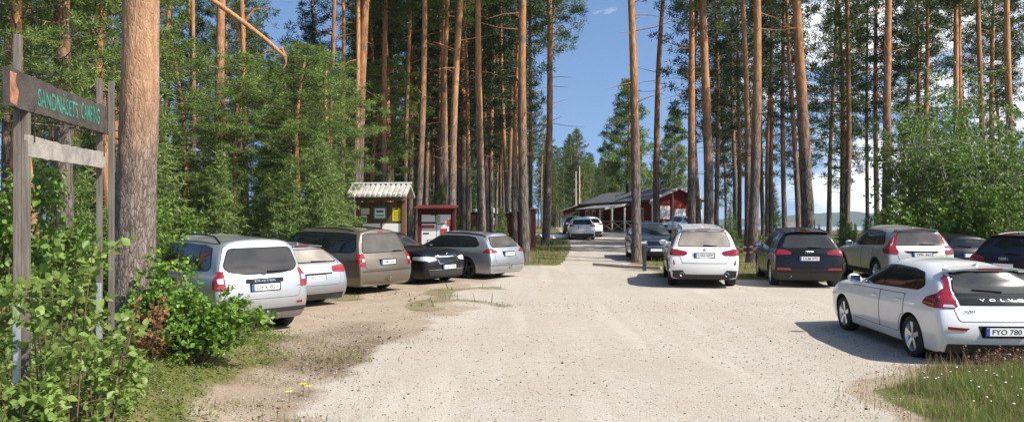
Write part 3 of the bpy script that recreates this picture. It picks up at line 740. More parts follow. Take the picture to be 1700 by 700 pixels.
def auto(**c):
    """fills in the shapes that follow from a car's main measures"""
    L, W, H = c['L'], c['W'], c['H']; rear = -L / 2; bz, bzf = c['belt']; zr = H - c.get('gtop', .125)
    c.setdefault('tw', .22); rw = c.setdefault('rw', .66)
    rq, rs = c.get('rq', .34), c.get('rs', .22)
    y0 = c['cowl'] - .16
    c.setdefault('dlo', [(y0, bzf + .03), (rear + rq + .10, bz + .035), (rear + rq, bz + .10), (rear + rq + rs, zr - .055), (rear + rq + rs + .35, zr - .012), (-.3, zr), (c['wst'] - .02, zr - .025)])
    rax = rear + c['roh']; fax = rax + c['wb']; mid = (rax + fax) / 2 - .04
    yc = c.get('yc', rax + .22); yb = c.get('yb', (c['cowl'] + yc) / 2 - .12)
    c.setdefault('doors', (c['cowl'] + .06, yb, yc)); c.setdefault('panes', [(yb + .03, 9), (yc - .12, yb - .03), (-9, yc - .17)])
    g1 = rw * W / 2 * .90; g2 = c.get('g2', .745) * W / 2; gz = H - c.get('rgt', .17)
    c.setdefault('rglass', [(-g1, gz), (g1, gz), (g2, bz + .03), (-g2, bz + .03)])
    gb = c.get('gb', .62); x3 = c.get('g3', .62) * W / 2
    c.setdefault('gate', [(-g1 - .05, gz + .03), (g1 + .05, gz + .03), (g2 + .06, bz + .04), (g2 - .0, bz - .08), (x3 + .05, gb + .12), (x3, gb), (-x3, gb), (-x3 - .05, gb + .12), (-g2, bz - .08), (-g2 - .06, bz + .04)])
    c.setdefault('mirror', (c['cowl'] - .18, bzf + .09))
    c.setdefault('wiper', (.02, bz + .06, -.36, bz + .10))
    c.setdefault('ws', [(-.62 * W / 2 * 1.0, c['wst'] + .05), (.62 * W / 2, c['wst'] + .05), (.78 * W / 2, c['cowl'] - .02), (-.78 * W / 2, c['cowl'] - .02)])
    return c
X = .5
def band(z0, z1, x): return [(-x, z0), (x, z0), (x, z1), (-x, z1)]
def sband(y0, y1, z0, z1): return [(y0, z0), (y1, z0), (y1, z1), (y0, z1)]
T = {}
# compact white hatchback with tall shouldered lamps
T['hatch'] = auto(L=4.37, W=1.80, H=1.44, wb=2.65, roh=.86, tyre=.317, belt=(1.0, .93), hood=(.985, .87, .70), cowl=.84, wst=.10, rr=.44, cl=.17, tail=(0, .06, .14), midz=.56,
    rq=.66, rs=.26, gtop=.12, rw=.63, fin=-1.45, g2=.70, gb=.64, rglass=[(-.50, 1.31), (.50, 1.31), (.60, 1.03), (-.60, 1.03)], rdrop=.085,
    gate=[(-.55, 1.35), (.55, 1.35), (.63, 1.03), (.60, .92), (.66, .84), (.60, .66), (-.60, .66), (-.66, .84), (-.60, .92), (-.63, 1.03)],
    tl=[(.56, 1.29), (.62, 1.27), (.70, 1.06), (.80, .965), (.84, .84), (.66, .83), (.60, .86), (.625, .93), (.645, 1.0)],
    tls=[(-2.2, .83), (-2.2, .97), (-2.06, 1.05), (-1.98, 1.22), (-1.90, 1.22), (-1.93, 1.02), (-1.73, .955), (-1.66, .86), (-1.85, .83)],
    tlw=[(.64, .845), (.80, .85), (.78, .885), (.66, .88)], plate=(0, .52), wiper=(.05, 1.06, -.34, 1.09), spoiler=(.56, .34, 1.385, .26),
    rearparts=[('tailgate_panel', M['trim'], [('B', [(-.605, 1.025), (.605, 1.025), (.57, .875), (-.57, .875)])], .011),
               ('diffuser', M['plastic'], [('B', band(.20, .335, .74))], .007),
               ('plate_recess', M['gap'], [('B', [(-.36, .60), (.36, .60), (.30, .43), (-.30, .43)])], .004),
               ('reflector', M['red'], [('B', [(.46, .565), (.76, .585), (.76, .545), (.52, .53)]), ('B', mir([(.46, .565), (.76, .585), (.76, .545), (.52, .53)]))], .012)])
# white luxury off-roader
T['suv_white'] = auto(L=4.89, W=1.94, H=1.745, wb=2.93, roh=1.02, tyre=.375, tw=.26, belt=(1.15, 1.07), hood=(1.12, 1.04, .90), cowl=1.0, wst=.22, rr=.36, cl=.24, tail=(0, .05, .12), midz=.66,
    rq=.42, rs=.22, fin=-1.75, rw=.67, gb=.72, spoiler=(.60, .26, 1.69, .25), rails=(-1.85, .25, .58, .03),
    tl=[(.46, .98), (.50, 1.04), (.80, 1.10), (.88, 1.08), (.86, .92), (.55, .92)], tls=[(-2.45, .92), (-2.45, 1.09), (-2.2, 1.11), (-2.08, 1.07), (-2.15, .96)],
    plate=(0, .93), emblem=('round', 0, 1.08, .045), wiper=(-.02, 1.21, .34, 1.20), sill=.42,
    rearparts=[('tailgate_crease', M['gap'], [('B', [(-.62, .715), (.62, .715), (.62, .708), (-.62, .708)])], .009),
               ('lower_bumper', M['plastic'], [('B', [(-.95, .24), (.95, .24), (.93, .50), (.60, .52), (.52, .40), (-.52, .40), (-.60, .52), (-.93, .50)])], .007),
               ('reflector', M['red'], [('B', [(.80, .68), (.84, .80), (.86, .80), (.85, .66)]), ('B', mir([(.80, .68), (.84, .80), (.86, .80), (.85, .66)]))], .012)], exhaust=[(.62, .40, .055), (-.62, .40, .055)])
# black off-roader with a wraparound tailgate
T['suv_black'] = auto(L=4.63, W=1.90, H=1.65, wb=2.81, roh=.94, tyre=.365, tw=.235, belt=(1.10, 1.02), hood=(1.07, .98, .84), cowl=.92, wst=.16, rr=.42, cl=.21, tail=(0, .06, .14),
    rq=.50, rs=.28, fin=-1.6, rw=.65, gb=.60, g3=.76, spoiler=(.58, .30, 1.60, .26), rails=(-1.7, .15, .57, .03),
    tl=[(.48, .95), (.48, 1.02), (.70, 1.08), (.87, 1.08), (.88, .93)], tls=[(-2.32, .93), (-2.32, 1.08), (-2.05, 1.08), (-1.98, 1.02), (-2.05, .94)],
    plate=(0, .84), emblem=('rings', 0, 1.01, .038), wiper=(-.02, 1.15, .34, 1.14), sill=.38,
    rearparts=[('lower_bumper', M['plastic'], [('B', [(-.92, .22), (.92, .22), (.92, .44), (-.92, .44)])], .007),
               ('fog_lamp', M['red'], [('B', band(.52, .58, .86)[1:3] + [(.50, .58), (.50, .52)]), ('B', mir(band(.52, .58, .86)[1:3] + [(.50, .58), (.50, .52)]))], .012)], exhaust=[(-.52, .34, .045)])
# silver crossover with tall pillar lamps
T['suv_silver'] = auto(L=4.64, W=1.89, H=1.71, wb=2.77, roh=.98, tyre=.36, tw=.235, belt=(1.16, 1.05), hood=(1.08, .98, .84), cowl=.92, wst=.14, rr=.40, cl=.23, tail=(0, .07, .16), midz=.62,
    rq=.56, rs=.30, fin=-1.6, rw=.65, gb=.68, spoiler=(.58, .27, 1.66, .26),
    tl=[(.56, 1.50), (.62, 1.50), (.74, 1.20), (.86, 1.10), (.87, .94), (.66, .93), (.63, 1.0), (.68, 1.10), (.66, 1.20)],
    tls=[(-2.3, .94), (-2.3, 1.1), (-2.15, 1.25), (-2.05, 1.48), (-1.98, 1.46), (-2.0, 1.2), (-1.82, 1.08), (-1.85, .98), (-2.0, .94)],
    plate=(0, .93), wiper=(.0, 1.22, .42, 1.21), clad=True, sill=.42,
    rearparts=[('plate_recess', M['trim'], [('B', [(-.50, 1.03), (.50, 1.03), (.40, .97), (-.40, .97)])], .010), ('lower_bumper', M['plastic'], [('B', band(.24, .50, .92))], .007)])
# silver off-roader with roof rails and bulging arches
T['suv_rails'] = auto(L=4.32, W=1.82, H=1.72, wb=2.67, roh=.82, tyre=.345, tw=.225, belt=(1.12, 1.06), hood=(1.10, 1.02, .86), cowl=.86, wst=.18, rr=.28, cl=.25, tail=(0, .04, .10), midz=.64,
    rq=.40, rs=.10, rw=.73, rdrop=.05, gb=.66, g3=.72, g2=.78, rails=(-1.75, .10, .62, .11), rglass=[(-.58, 1.53), (.58, 1.53), (.69, 1.22), (.60, 1.13), (.3, 1.095), (-.3, 1.095), (-.60, 1.13), (-.69, 1.22)],
    tl=[(.70, 1.16), (.86, 1.14), (.87, .84), (.72, .82)], tls=[(-2.16, .84), (-2.16, 1.14), (-2.02, 1.16), (-1.98, 1.0), (-2.02, .85)], tlw=[(.74, 1.04), (.83, 1.03), (.83, .95), (.74, .95)],
    plate=(0, .86), emblem=('crest', 0, 1.065, .045), wiper=(.08, 1.13, .50, 1.135), sill=.42, clad=True,
    rearparts=[('badge_bar', M['trim'], [('B', rounded(band(.935, 1.01, .36), .03))], .012), ('lower_bumper', M['plastic'], [('B', band(.40, .47, .93))], .008),
               ('skid_plate', M['steel'], [('B', band(.255, .39, .84))], .009), ('fog_lamp', M['red'], [('B', [(.62, .53), (.74, .53), (.74, .57), (.62, .57)])], .010)])
# long silver estate
T['estate_grey'] = auto(L=4.93, W=1.87, H=1.46, wb=2.91, roh=1.08, tyre=.335, tw=.235, belt=(1.0, .94), hood=(1.0, .88, .72), cowl=.86, wst=.06, rr=.62, cl=.16, tail=(0, .10, .18), midz=.55,
    rq=.72, rs=.32, rw=.64, gb=.52, g3=.70, rails=(-1.85, .0, .56, .03), fin=-1.7, spoiler=(.55, .52, 1.41, .24),
    tl=[(.50, .92), (.50, .80), (.86, .78), (.88, .90), (.84, .955)], tls=[(-2.48, .79), (-2.48, .94), (-2.2, .95), (-2.1, .87), (-2.2, .80)],
    plate=(0, .69), wiper=(.02, 1.045, .42, 1.04), rearparts=[('plate_recess', M['trim'], [('B', band(.755, .785, .48))], .010), ('lower_bumper', M['plastic'], [('B', band(.18, .33, .80))], .007), ('bumper_strip', M['chrome'], [('B', band(.335, .35, .84))], .009)])
# brown people carrier
T['minivan'] = auto(L=5.09, W=1.98, H=1.73, wb=3.03, roh=1.08, tyre=.335, tw=.22, belt=(1.06, 1.0), hood=(1.08, .95, .76), cowl=1.25, wst=.32, rr=.36, cl=.19, tail=(0, .05, .12), midz=.60,
    rq=.30, rs=.14, rw=.68, gb=.66, g2=.78, g3=.74, rails=(-1.9, .3, .60, .035), yb=.32, yc=-1.0, gtop=.13, doors=(1.25, .32, -.85), panes=[(.36, 9), (-.93, .28), (-9, -.98)],
    tl=[(.76, 1.07), (.90, 1.05), (.90, .74), (.78, .72)], tls=[(-2.55, .74), (-2.55, 1.05), (-2.38, 1.08), (-2.34, .95), (-2.38, .75)], tlw=[(.79, .93), (.87, .93), (.87, .86), (.79, .86)],
    plate=(0, .83), wiper=(.28, 1.105, .62, 1.11),
    rearparts=[('plate_recess', M['trim'], [('B', [(-.33, .91), (.33, .91), (.30, .75), (-.30, .75)])], .009), ('high_brake_light', M['red'], [('B', [(-.10, 1.635), (.10, 1.635), (.10, 1.605), (-.10, 1.605)])], .012), ('bumper_top', M['plastic'], [('B', band(.60, .625, .88))], .009)])
# silver estate with sloping lamps
T['estate_silver'] = auto(L=4.84, W=1.85, H=1.49, wb=2.89, roh=1.06, tyre=.335, tw=.235, belt=(.99, .93), hood=(1.0, .88, .72), cowl=.86, wst=.06, rr=.50, cl=.16, tail=(0, .07, .15), midz=.55,
    rq=.60, rs=.26, rw=.64, gb=.50, g3=.70, rails=(-1.9, -.1, .56, .028),
    tl=[(.56, .84), (.58, .90), (.86, .98), (.88, .84)], tls=[(-2.43, .84), (-2.43, .97), (-2.2, .97), (-2.02, .87), (-2.05, .84)],
    plate=(0, .79), wiper=(-.02, 1.03, .36, 1.03), rearparts=[('plate_recess', M['trim'], [('B', [(-.34, .87), (.34, .87), (.30, .715), (-.30, .715)])], .007), ('plate_light_bar', M['chrome'], [('B', band(.872, .888, .33))], .010), ('bumper_strip', M['gap'], [('B', band(.44, .452, .85))], .007)])
def frontlook(zl, zh, grille, low, hlx=(.46, .84), chrome=True):
    a, b = hlx
    hl = [(a, zl + .02), (a, zh - .03), (b - .12, zh), (b + .04, zh), (b + .03, zl + .03), (b - .12, zl - .01)]
    fp = [('headlight', M['clear'], [('F', hl), ('S+', [(1.9, zl + .03), (1.9, zh - .01), (1.99, zh), (2.6, zh), (2.6, zl)])], .012),
          ('headlight', M['clear'], [('F', mir(hl)), ('S-', [(1.9, zl + .03), (1.9, zh - .01), (1.99, zh), (2.6, zh), (2.6, zl)])], .012)]
    if chrome: fp.append(('grille_frame', M['chrome'], [('F', grow(grille, .02))], .009))
    fp += [('grille', M['trim'], [('F', grille)], .013), ('air_intake', M['plastic'], [('F', low)], .010)]
    return fp
# black family estate, nose to the camera
T['estate_black'] = auto(L=4.86, W=1.86, H=1.50, wb=2.84, roh=1.10, tyre=.345, tw=.235, belt=(1.01, .96), hood=(1.04, .99, .88), cowl=.88, wst=.04, rr=.52, cl=.16, midz=.55, rq=.62, rs=.26, rw=.64, ftap=.82,
    tl=[(.56, .84), (.58, .90), (.86, .98), (.88, .84)], plate=(0, .79), rails=(-1.8, -.1, .56, .02), fplate=(0, .52), emblem=('round', 0, .885, .045),
    frontparts=frontlook(.70, .83, [(-.42, .83), (.42, .83), (.36, .63), (-.36, .63)], [(-.72, .42), (.72, .42), (.66, .24), (-.66, .24)]) + [('chrome_strip', M['chrome'], [('F', band(.44, .455, .74))], .012)])
T['crossover'] = auto(L=4.5, W=1.86, H=1.60, wb=2.70, roh=.90, tyre=.35, tw=.225, belt=(1.10, 1.03), hood=(1.07, .98, .86), cowl=.90, wst=.14, rr=.34, cl=.20, midz=.62, rq=.42, rs=.2, rw=.65, gb=.66,
    tl=[(.52, 1.0), (.54, 1.06), (.86, 1.10), (.88, .95)], tls=[(-2.26, .95), (-2.26, 1.10), (-2.0, 1.10), (-1.95, 1.0)], plate=(0, .92), fplate=(0, .50), rails=(-1.6, .1, .56, .03), sill=.40,
    rearparts=[('lower_bumper', M['plastic'], [('B', band(.2, .48, .92))], .007)],
    frontparts=frontlook(.74, .86, [(-.36, .86), (.36, .86), (.34, .66), (-.34, .66)], [(-.70, .44), (.70, .44), (.64, .26), (-.64, .26)]))
T['low_hatch'] = auto(L=4.3, W=1.8, H=1.42, wb=2.6, roh=.86, tyre=.315, tw=.2, belt=(.98, .92), hood=(.97, .86, .70), cowl=.84, wst=.08, rr=.30, cl=.16, rq=.44, rs=.2, rw=.64, gb=.6,
    tl=[(.56, .86), (.58, .96), (.84, .98), (.86, .84)], tls=[(-2.15, .85), (-2.15, .98), (-1.95, .97), (-1.92, .88)], plate=(0, .78))
PA = {
 'white': paint('white_paint', (.80, .80, .79), 0, .22), 'pearl': paint('pearl_white_paint', (.74, .74, .73), .1, .24), 'silver': paint('silver_paint', (.50, .51, .52), .75, .34),
 'coolsilver': paint('cool_silver_paint', (.42, .45, .49), .75, .32), 'warmsilver': paint('warm_silver_paint', (.52, .51, .48), .6, .34), 'grey': paint('grey_paint', (.36, .38, .41), .75, .34), 'brown': paint('brown_metallic_paint', (.175, .145, .115), .65, .36),
 'black': paint('black_paint', (.006, .006, .007), .1, .18, .03), 'blueblack': paint('blue_black_paint', (.007, .008, .013), .2, .18, .03), 'maroon': paint('dark_plum_paint', (.022, .012, .018), .3, .22, .04), 'slate': paint('slate_paint', (.05, .065, .075), .6, .28)}
for k in ('black', 'blueblack', 'maroon'):
    b = PA[k].node_tree.nodes['Principled BSDF']; b.inputs['Coat Weight'].default_value = .45; b.inputs['Specular IOR Level'].default_value = .25
# ------------------------------------------------------------ the lodge and the small buildings
def boards(name, col, pitch=.16, var=.25, rough=.85):
    """vertical boarding: a groove every pitch metres, each board a slightly different tone, weathering"""
    m = bpy.data.materials.new(name); m.use_nodes = True; t = m.node_tree; b = t.nodes['Principled BSDF']; N = t.nodes.new; L = t.links.new; b.inputs['Roughness'].default_value = rough; b.inputs['Specular IOR Level'].default_value = .2
    tx = N('ShaderNodeTexCoord'); s = N('ShaderNodeSeparateXYZ'); L(tx.outputs['Object'], s.inputs[0]); a = N('ShaderNodeMath'); a.operation = 'ADD'; L(s.outputs[0], a.inputs[0]); L(s.outputs[1], a.inputs[1])
    d = N('ShaderNodeMath'); d.operation = 'DIVIDE'; d.inputs[1].default_value = pitch; L(a.outputs[0], d.inputs[0]); fr = N('ShaderNodeMath'); fr.operation = 'FRACT'; L(d.outputs[0], fr.inputs[0]); fl = N('ShaderNodeMath'); fl.operation = 'FLOOR'; L(d.outputs[0], fl.inputs[0])
    w = N('ShaderNodeTexWhiteNoise'); w.noise_dimensions = '1D'; L(fl.outputs[0], w.inputs['W'])
    mp = N('ShaderNodeMapping'); mp.inputs['Scale'].default_value = (1, 1, .15); L(tx.outputs['Object'], mp.inputs[0]); n = N('ShaderNodeTexNoise'); n.inputs['Scale'].default_value = 6; n.inputs['Detail'].default_value = 7; L(mp.outputs[0], n.inputs[0])
    ad = N('ShaderNodeMath'); ad.operation = 'ADD'; L(w.outputs[0], ad.inputs[0]); L(n.outputs[0], ad.inputs[1])
    r = N('ShaderNodeMapRange'); r.inputs['From Max'].default_value = 1.7; r.inputs['From Min'].default_value = .2; r.inputs['To Min'].default_value = 1 - var; r.inputs['To Max'].default_value = 1 + var; L(ad.outputs[0], r.inputs['Value'])
    g = N('ShaderNodeMath'); g.operation = 'GREATER_THAN'; g.inputs[1].default_value = .10; L(fr.outputs[0], g.inputs[0]); g2 = N('ShaderNodeMapRange'); g2.inputs['To Min'].default_value = .35; L(g.outputs[0], g2.inputs['Value'])
    k = N('ShaderNodeMath'); k.operation = 'MULTIPLY'; L(r.outputs[0], k.inputs[0]); L(g2.outputs[0], k.inputs[1]); v = N('ShaderNodeVectorMath'); v.operation = 'SCALE'; v.inputs[0].default_value = col; L(k.outputs[0], v.inputs['Scale']); L(v.outputs[0], b.inputs['Base Color'])
    u = N('ShaderNodeBump'); u.inputs['Distance'].default_value = .015; L(g.outputs[0], u.inputs['Height']); L(u.outputs[0], b.inputs['Normal'])
    return m
M['redwood'] = boards('falu_red_boards', (.27, .042, .034)); M['darkred'] = boards('dark_red_boards', (.12, .028, .024)); M['brownwood'] = boards('brown_boards', (.13, .075, .045))
M['white_trim'] = mat('white_painted_wood', (.72, .71, .68), .55, var=.1); M['roofing'] = mat('dark_roof_tiles', (.06, .062, .07), .7, var=.25, nscale=3, bump=.3, bscale=8)
M['greywood'] = mat('grey_wood', (.33, .30, .26), .9, var=.3, nscale=9, bump=.3, bscale=40); M['pane'] = mat('window_pane', (.03, .035, .04), .05, 0, .7)
M['porchroof'] = mat('porch_roof_felt', (.17, .165, .16), .85, var=.2); M['paper'] = mat('paper', (.78, .78, .75), .7); M['brown'] = mat('brown_stained_wood', (.16, .085, .045), .7, var=.3, nscale=12); M['concrete'] = mat('weathered_wood_roof', (.40, .38, .35), .9, var=.3, nscale=5)
def frame_at(a, b):
    """a local frame: origin a, X towards b, Y pointing away behind the face, Z up"""
    x = (Vector(b) - Vector(a)); x.z = 0; x.normalize(); z = Vector((0, 0, 1)); y = z.cross(x); m = Matrix((x, y, z)).transposed().to_4x4(); m.translation = Vector(a); return m
def fbox(m, fr, x0, x1, y0, y1, z0, z1):
    vs = [fr @ Vector((x, y, z)) for x in (x0, x1) for y in (y0, y1) for z in (z0, z1)]
    return m.add(vs, [(0, 1, 3, 2), (4, 6, 7, 5), (0, 4, 5, 1), (2, 3, 7, 6), (0, 2, 6, 4), (1, 5, 7, 3)])
# lodge: gable end A->B faces the camera, long side runs away from A
GA = Vector(((1084 - 850) / F * 72, 72, 1.12)); GB = GA + Vector((.955, .295, 0)) * 4.9
fr = frame_at(GA, GB); Wd, Ln, Ez, Rz = 4.9, 16.5, 3.15, 4.15
root = empty('lodge', GA); root.rotation_euler = (0, 0, math.atan2(.295, .955)); tag(root, 'long red timber lodge with a dark roof, white corner boards and a porch', 'building')
bpy.context.view_layer.update()
I4 = Matrix.Identity(4)
m = MB(); m.prism([(0, -.4), (Wd, -.4), (Wd, Ez), (Wd / 2, Rz), (0, Ez)], 0, Ln); m.build('wall', M['redwood'], root)
m = MB()
for s in (0, 1):
    x0, x1 = (-.55, Wd / 2) if s == 0 else (Wd + .55, Wd / 2); sl = (Rz - Ez) / (Wd / 2); z0 = Ez - .55 * sl
    m.add([(x0, -.5, z0 + .03), (x1, -.5, Rz + .03), (x1, Ln + .5, Rz + .03), (x0, Ln + .5, z0 + .03), (x0, -.5, z0 + .17), (x1, -.5, Rz + .17), (x1, Ln + .5, Rz + .17), (x0, Ln + .5, z0 + .17)], [(0, 1, 2, 3), (4, 5, 6, 7), (0, 1, 5, 4), (1, 2, 6, 5), (2, 3, 7, 6), (3, 0, 4, 7)])
for k in range(20):                                                  # tile battens seen as ribs along the eave side
    y = -.3 + k * .84; m.add([(-.56, y, Ez - .55 * sl + .17), (Wd / 2, y, Rz + .17), (Wd / 2, y + .09, Rz + .17), (-.56, y + .09, Ez - .55 * sl + .17), (-.56, y + .02, Ez - .55 * sl + .22), (Wd / 2, y + .02, Rz + .22), (Wd / 2, y + .07, Rz + .22), (-.56, y + .07, Ez - .55 * sl + .22)], [(4, 5, 6, 7), (0, 1, 5, 4), (2, 3, 7, 6), (3, 0, 4, 7)])
rf = m.build('roof', M['roofing'], root)
m = MB()
for x0, x1 in ((-.58, Wd / 2), (Wd + .58, Wd / 2)):
    z0 = Ez - .58 * sl; m.add([(x0, -.56, z0 - .06), (x1, -.56, Rz - .06), (x1, -.56, Rz + .20), (x0, -.56, z0 + .20), (x0, -.51, z0 - .06), (x1, -.51, Rz - .06), (x1, -.51, Rz + .20), (x0, -.51, z0 + .20)], [(0, 1, 2, 3), (4, 5, 6, 7), (0, 1, 5, 4), (2, 3, 7, 6), (0, 3, 7, 4)])
m.build('bargeboard', M['white_trim'], rf)
MB().box((Wd / 2 - .2, 9.5, Rz + .45), (.6, .6, 1.0), None, .02).build('chimney', M['dark'], rf)
MB().box((Wd / 2 - 1.2, 6.2, Rz + .05), (.35, .35, .7), None, .02).build('roof_vent', M['dark'], rf)
for x, y in ((0, 0), (Wd, 0)): MB().box((x, y, Ez / 2), (.20, .20, Ez)).build('corner_board', M['white_trim'], root)
MB().tube([(-.5, -.1, Ez - .25), (-.35, -.12, Ez - .35), (-.14, -.14, Ez - .6), (-.14, -.14, .1)], .045, 8).build('downpipe', M['white_trim'], root)
MB().tube([(-.62, -.4, Ez - .24), (-.62, Ln, Ez - .24)], .06, 6).build('gutter', M['trim'], root)
def window(parent, c, w, h, axis_='x', mull=(1, 2)):
    """frame proud of the wall with its pane and glazing bars"""
    cx, cy, cz = c; d = .05
    def bx(m, u, v, du, dv, depth, off): return m.box((cx + (u if axis_ == 'x' else -off), cy + (-off if axis_ == 'x' else u), cz + v), ((du, depth, dv) if axis_ == 'x' else (depth, du, dv)))
    m = MB()
    for u, v, du, dv in ((-w / 2, 0, .13, h + .13), (w / 2, 0, .13, h + .13), (0, h / 2, w - .13, .13), (0, -h / 2, w - .13, .13)): bx(m, u, v, du, dv, .07, .035)
    for k in range(mull[0]): bx(m, (k + 1) / (mull[0] + 1) * w - w / 2, 0, .05, h - .13, .045, .03)
    for k in range(mull[1]): bx(m, 0, (k + 1) / (mull[1] + 1) * h - h / 2, w - .13, .045, .035, .03)
    f = m.build('window', M['white_trim'], parent); m = MB(); bx(m, 0, 0, w - .12, h - .12, .012, .008); m.build('pane', M['pane'], f)
window(root, (0, 2.3, 1.75), .85, 1.25, 'y')
for y in (8.8, 11.6, 13.6, 15.4): window(root, (0, y, 1.8), .9, 1.1, 'y', (1, 1))
dr = MB().box((2.75, -.03, 1.15), (1.15, .06, 2.3), None, .01).build('door', M['white_trim'], root); m = MB()
for zz in (.75, 1.6): m.box((2.75, -.065, zz), (.75, .015, .6))
m.build('door_panel', M['paper'], dr); MB().box((2.3, -.09, 1.1), (.04, .06, .14)).build('handle', M['steel'], dr)
MB().box((1.2, -.04, 1.95), (1.0, .07, 1.2)).build('notice_board', M['paper'], root)
MB().box((1.25, -.25, .55), (1.2, .5, 1.0)).build('dark_cupboard', M['dark'], root)
# porch with its lean-to roof and crossed railing
m = MB(); m.add([(-2.9, 4.2, 2.35), (-.3, 4.2, 2.80), (-.3, 12.0, 2.80), (-2.9, 12.0, 2.35), (-2.9, 4.2, 2.45), (-.3, 4.2, 2.90), (-.3, 12.0, 2.90), (-2.9, 12.0, 2.45)], [(0, 1, 2, 3), (4, 5, 6, 7), (0, 1, 5, 4), (1, 2, 6, 5), (2, 3, 7, 6), (3, 0, 4, 7)])
pr = m.build('porch_roof', M['porchroof'], root)
MB().beam((-2.94, 4.17, 2.36), (-.3, 4.17, 2.84), .05, .2).build('bargeboard', M['white_trim'], pr)
m = MB(); m.box((-1.45, 6.3, .0), (2.8, 12.6, .35)); m.build('porch_deck', M['greywood'], root)
for k in range(5): MB().box((-2.78, .1 + k * 2.75, 1.25), (.13, .13, 2.3)).build('porch_post', M['white_trim'] if k in (0, 2) else M['greywood'], root)
m = MB(); m.beam((-2.78, .1, 1.15), (-2.78, 12.4, 1.15), .07, .09); m.beam((-2.78, .1, .30), (-2.78, 12.4, .30), .06, .07)
m.beam((-2.78, .1, 1.15), (-.1, .1, 1.15), .07, .09); m.beam((-2.78, .1, .30), (-.1, .1, .30), .06, .07)
for k in range(4): m.beam((-2.80, .2 + k * 2.75, .34), (-2.80, 2.75 + k * 2.75, 1.1), .05, .08); m.beam((-2.74, .2 + k * 2.75, 1.1), (-2.74, 2.75 + k * 2.75, .34), .05, .08)
m.beam((-2.7, .08, .34), (-1.45, .08, 1.1), .05, .08); m.beam((-2.7, .13, 1.1), (-1.45, .13, .34), .05, .08); m.beam((-1.4, .08, .34), (-.15, .08, 1.1), .05, .08); m.beam((-1.4, .13, 1.1), (-.15, .13, .34), .05, .08)
m.build('railing', M['greywood'], root)
for k in range(4): MB().box((-.04, 6 + k * 2.3 + .4, 1.2), (.06, 1.0, 2.0)).build('shutter', M['brownwood'], root)
# small brown annexe left of the lodge
def hut(name, label, cat, x, y, rz, w, d, h0, h1, wallm, roofm, ov=.2, z=None, door=False, corner=None):
    """mono-pitch hut: front height h0, back height h1 (w along its front)"""
    r = empty(name, (x, y, ground_z(x, y) if z is None else z)); r.rotation_euler = (0, 0, rz); tag(r, label, cat)
    m = MB(); m.add([(-w / 2, -d / 2, -.2), (w / 2, -d / 2, -.2), (w / 2, d / 2, -.2), (-w / 2, d / 2, -.2), (-w / 2, -d / 2, h0), (w / 2, -d / 2, h1), (w / 2, d / 2, h1), (-w / 2, d / 2, h0)], [(0, 1, 2, 3), (4, 5, 6, 7), (0, 1, 5, 4), (1, 2, 6, 5), (2, 3, 7, 6), (3, 0, 4, 7)])
    m.build('wall', wallm, r); s = (h1 - h0) / w; a, b = -w / 2 - ov, w / 2 + ov; za, zb = h0 - s * ov + .01, h1 + s * ov + .01; e = d / 2 + ov
    MB().add([(a, -e, za), (b, -e, zb), (b, e, zb), (a, e, za), (a, -e, za + .07), (b, -e, zb + .07), (b, e, zb + .07), (a, e, za + .07)], [(0, 1, 2, 3), (4, 5, 6, 7), (0, 1, 5, 4), (1, 2, 6, 5), (2, 3, 7, 6), (3, 0, 4, 7)]).build('roof', roofm, r)
    if corner:
        for cx in (-w / 2, w / 2): MB().box((cx, -d / 2, (h0 if cx < 0 else h1) / 2), (.1, .1, (h0 if cx < 0 else h1) - .05)).build('corner_board', corner, r)
    if door: dd = MB().box((0, -d / 2 - .02, .95), (.8, .05, 1.8), None, .01).build('door', wallm, r); MB().box((.3, -d / 2 - .07, 1), (.04, .05, .12)).build('handle', M['steel'], dd)
    return r
p = GX(966, 90); hut('annexe', 'low brown outbuilding adjoining the far end of the red lodge', 'building', p.x - .3, 91, R(-8), 3.2, 4, 2.1, 3.2, M['brownwood'], M['concrete'], .3, door=True)
p = GX(859, 44.5); hut('shed', 'narrow dark red board shed with a grey sloping roof beside the road', 'shed', p.x, 44.5, R(-14), 1.75, 1.7, 1.85, 2.15, M['darkred'], M['steel'], .16, door=False, corner=M['greywood'])
p = GX(787, 52); hut('hut', 'small grey brown slatted hut among the trunks behind the right notice board', 'hut', p.x, 52, R(6), 1.9, 2, 1.9, 1.9, M['brownwood'], M['dark'], .12, door=True)
# notice board under a corrugated plank roof
x, y = (633 - 850) / F * 31.5, 31.5
r = empty('notice_board', (x, y, ground_z(x, y))); r.rotation_euler = (0, 0, R(-6)); tag(r, 'brown timber notice board under a grey ribbed plank roof', 'notice board')
for s in (-1, 1): MB().box((s * .93, 0, 1.35), (.17, .17, 2.8), None, .01).build('post', M['brown'], r)
MB().box((0, .03, 1.72), (1.72, .06, 1.55)).build('panel', M['brownwood'], r)
MB().box((0, -.1, 2.62), (2.05, .12, .16)).build('beam', M['brown'], r)
m = MB(); z0, z1 = 2.66, 3.12
for s, y0, y1 in ((1, -.75, 0), (-1, .75, 0)):
    m.add([(-1.2, y0, z0), (1.2, y0, z0), (1.2, y1, z1), (-1.2, y1, z1), (-1.2, y0, z0 + .06), (1.2, y0, z0 + .06), (1.2, y1, z1 + .06), (-1.2, y1, z1 + .06)], [(0, 1, 2, 3), (4, 5, 6, 7), (0, 1, 5, 4), (1, 2, 6, 5), (2, 3, 7, 6), (3, 0, 4, 7)])
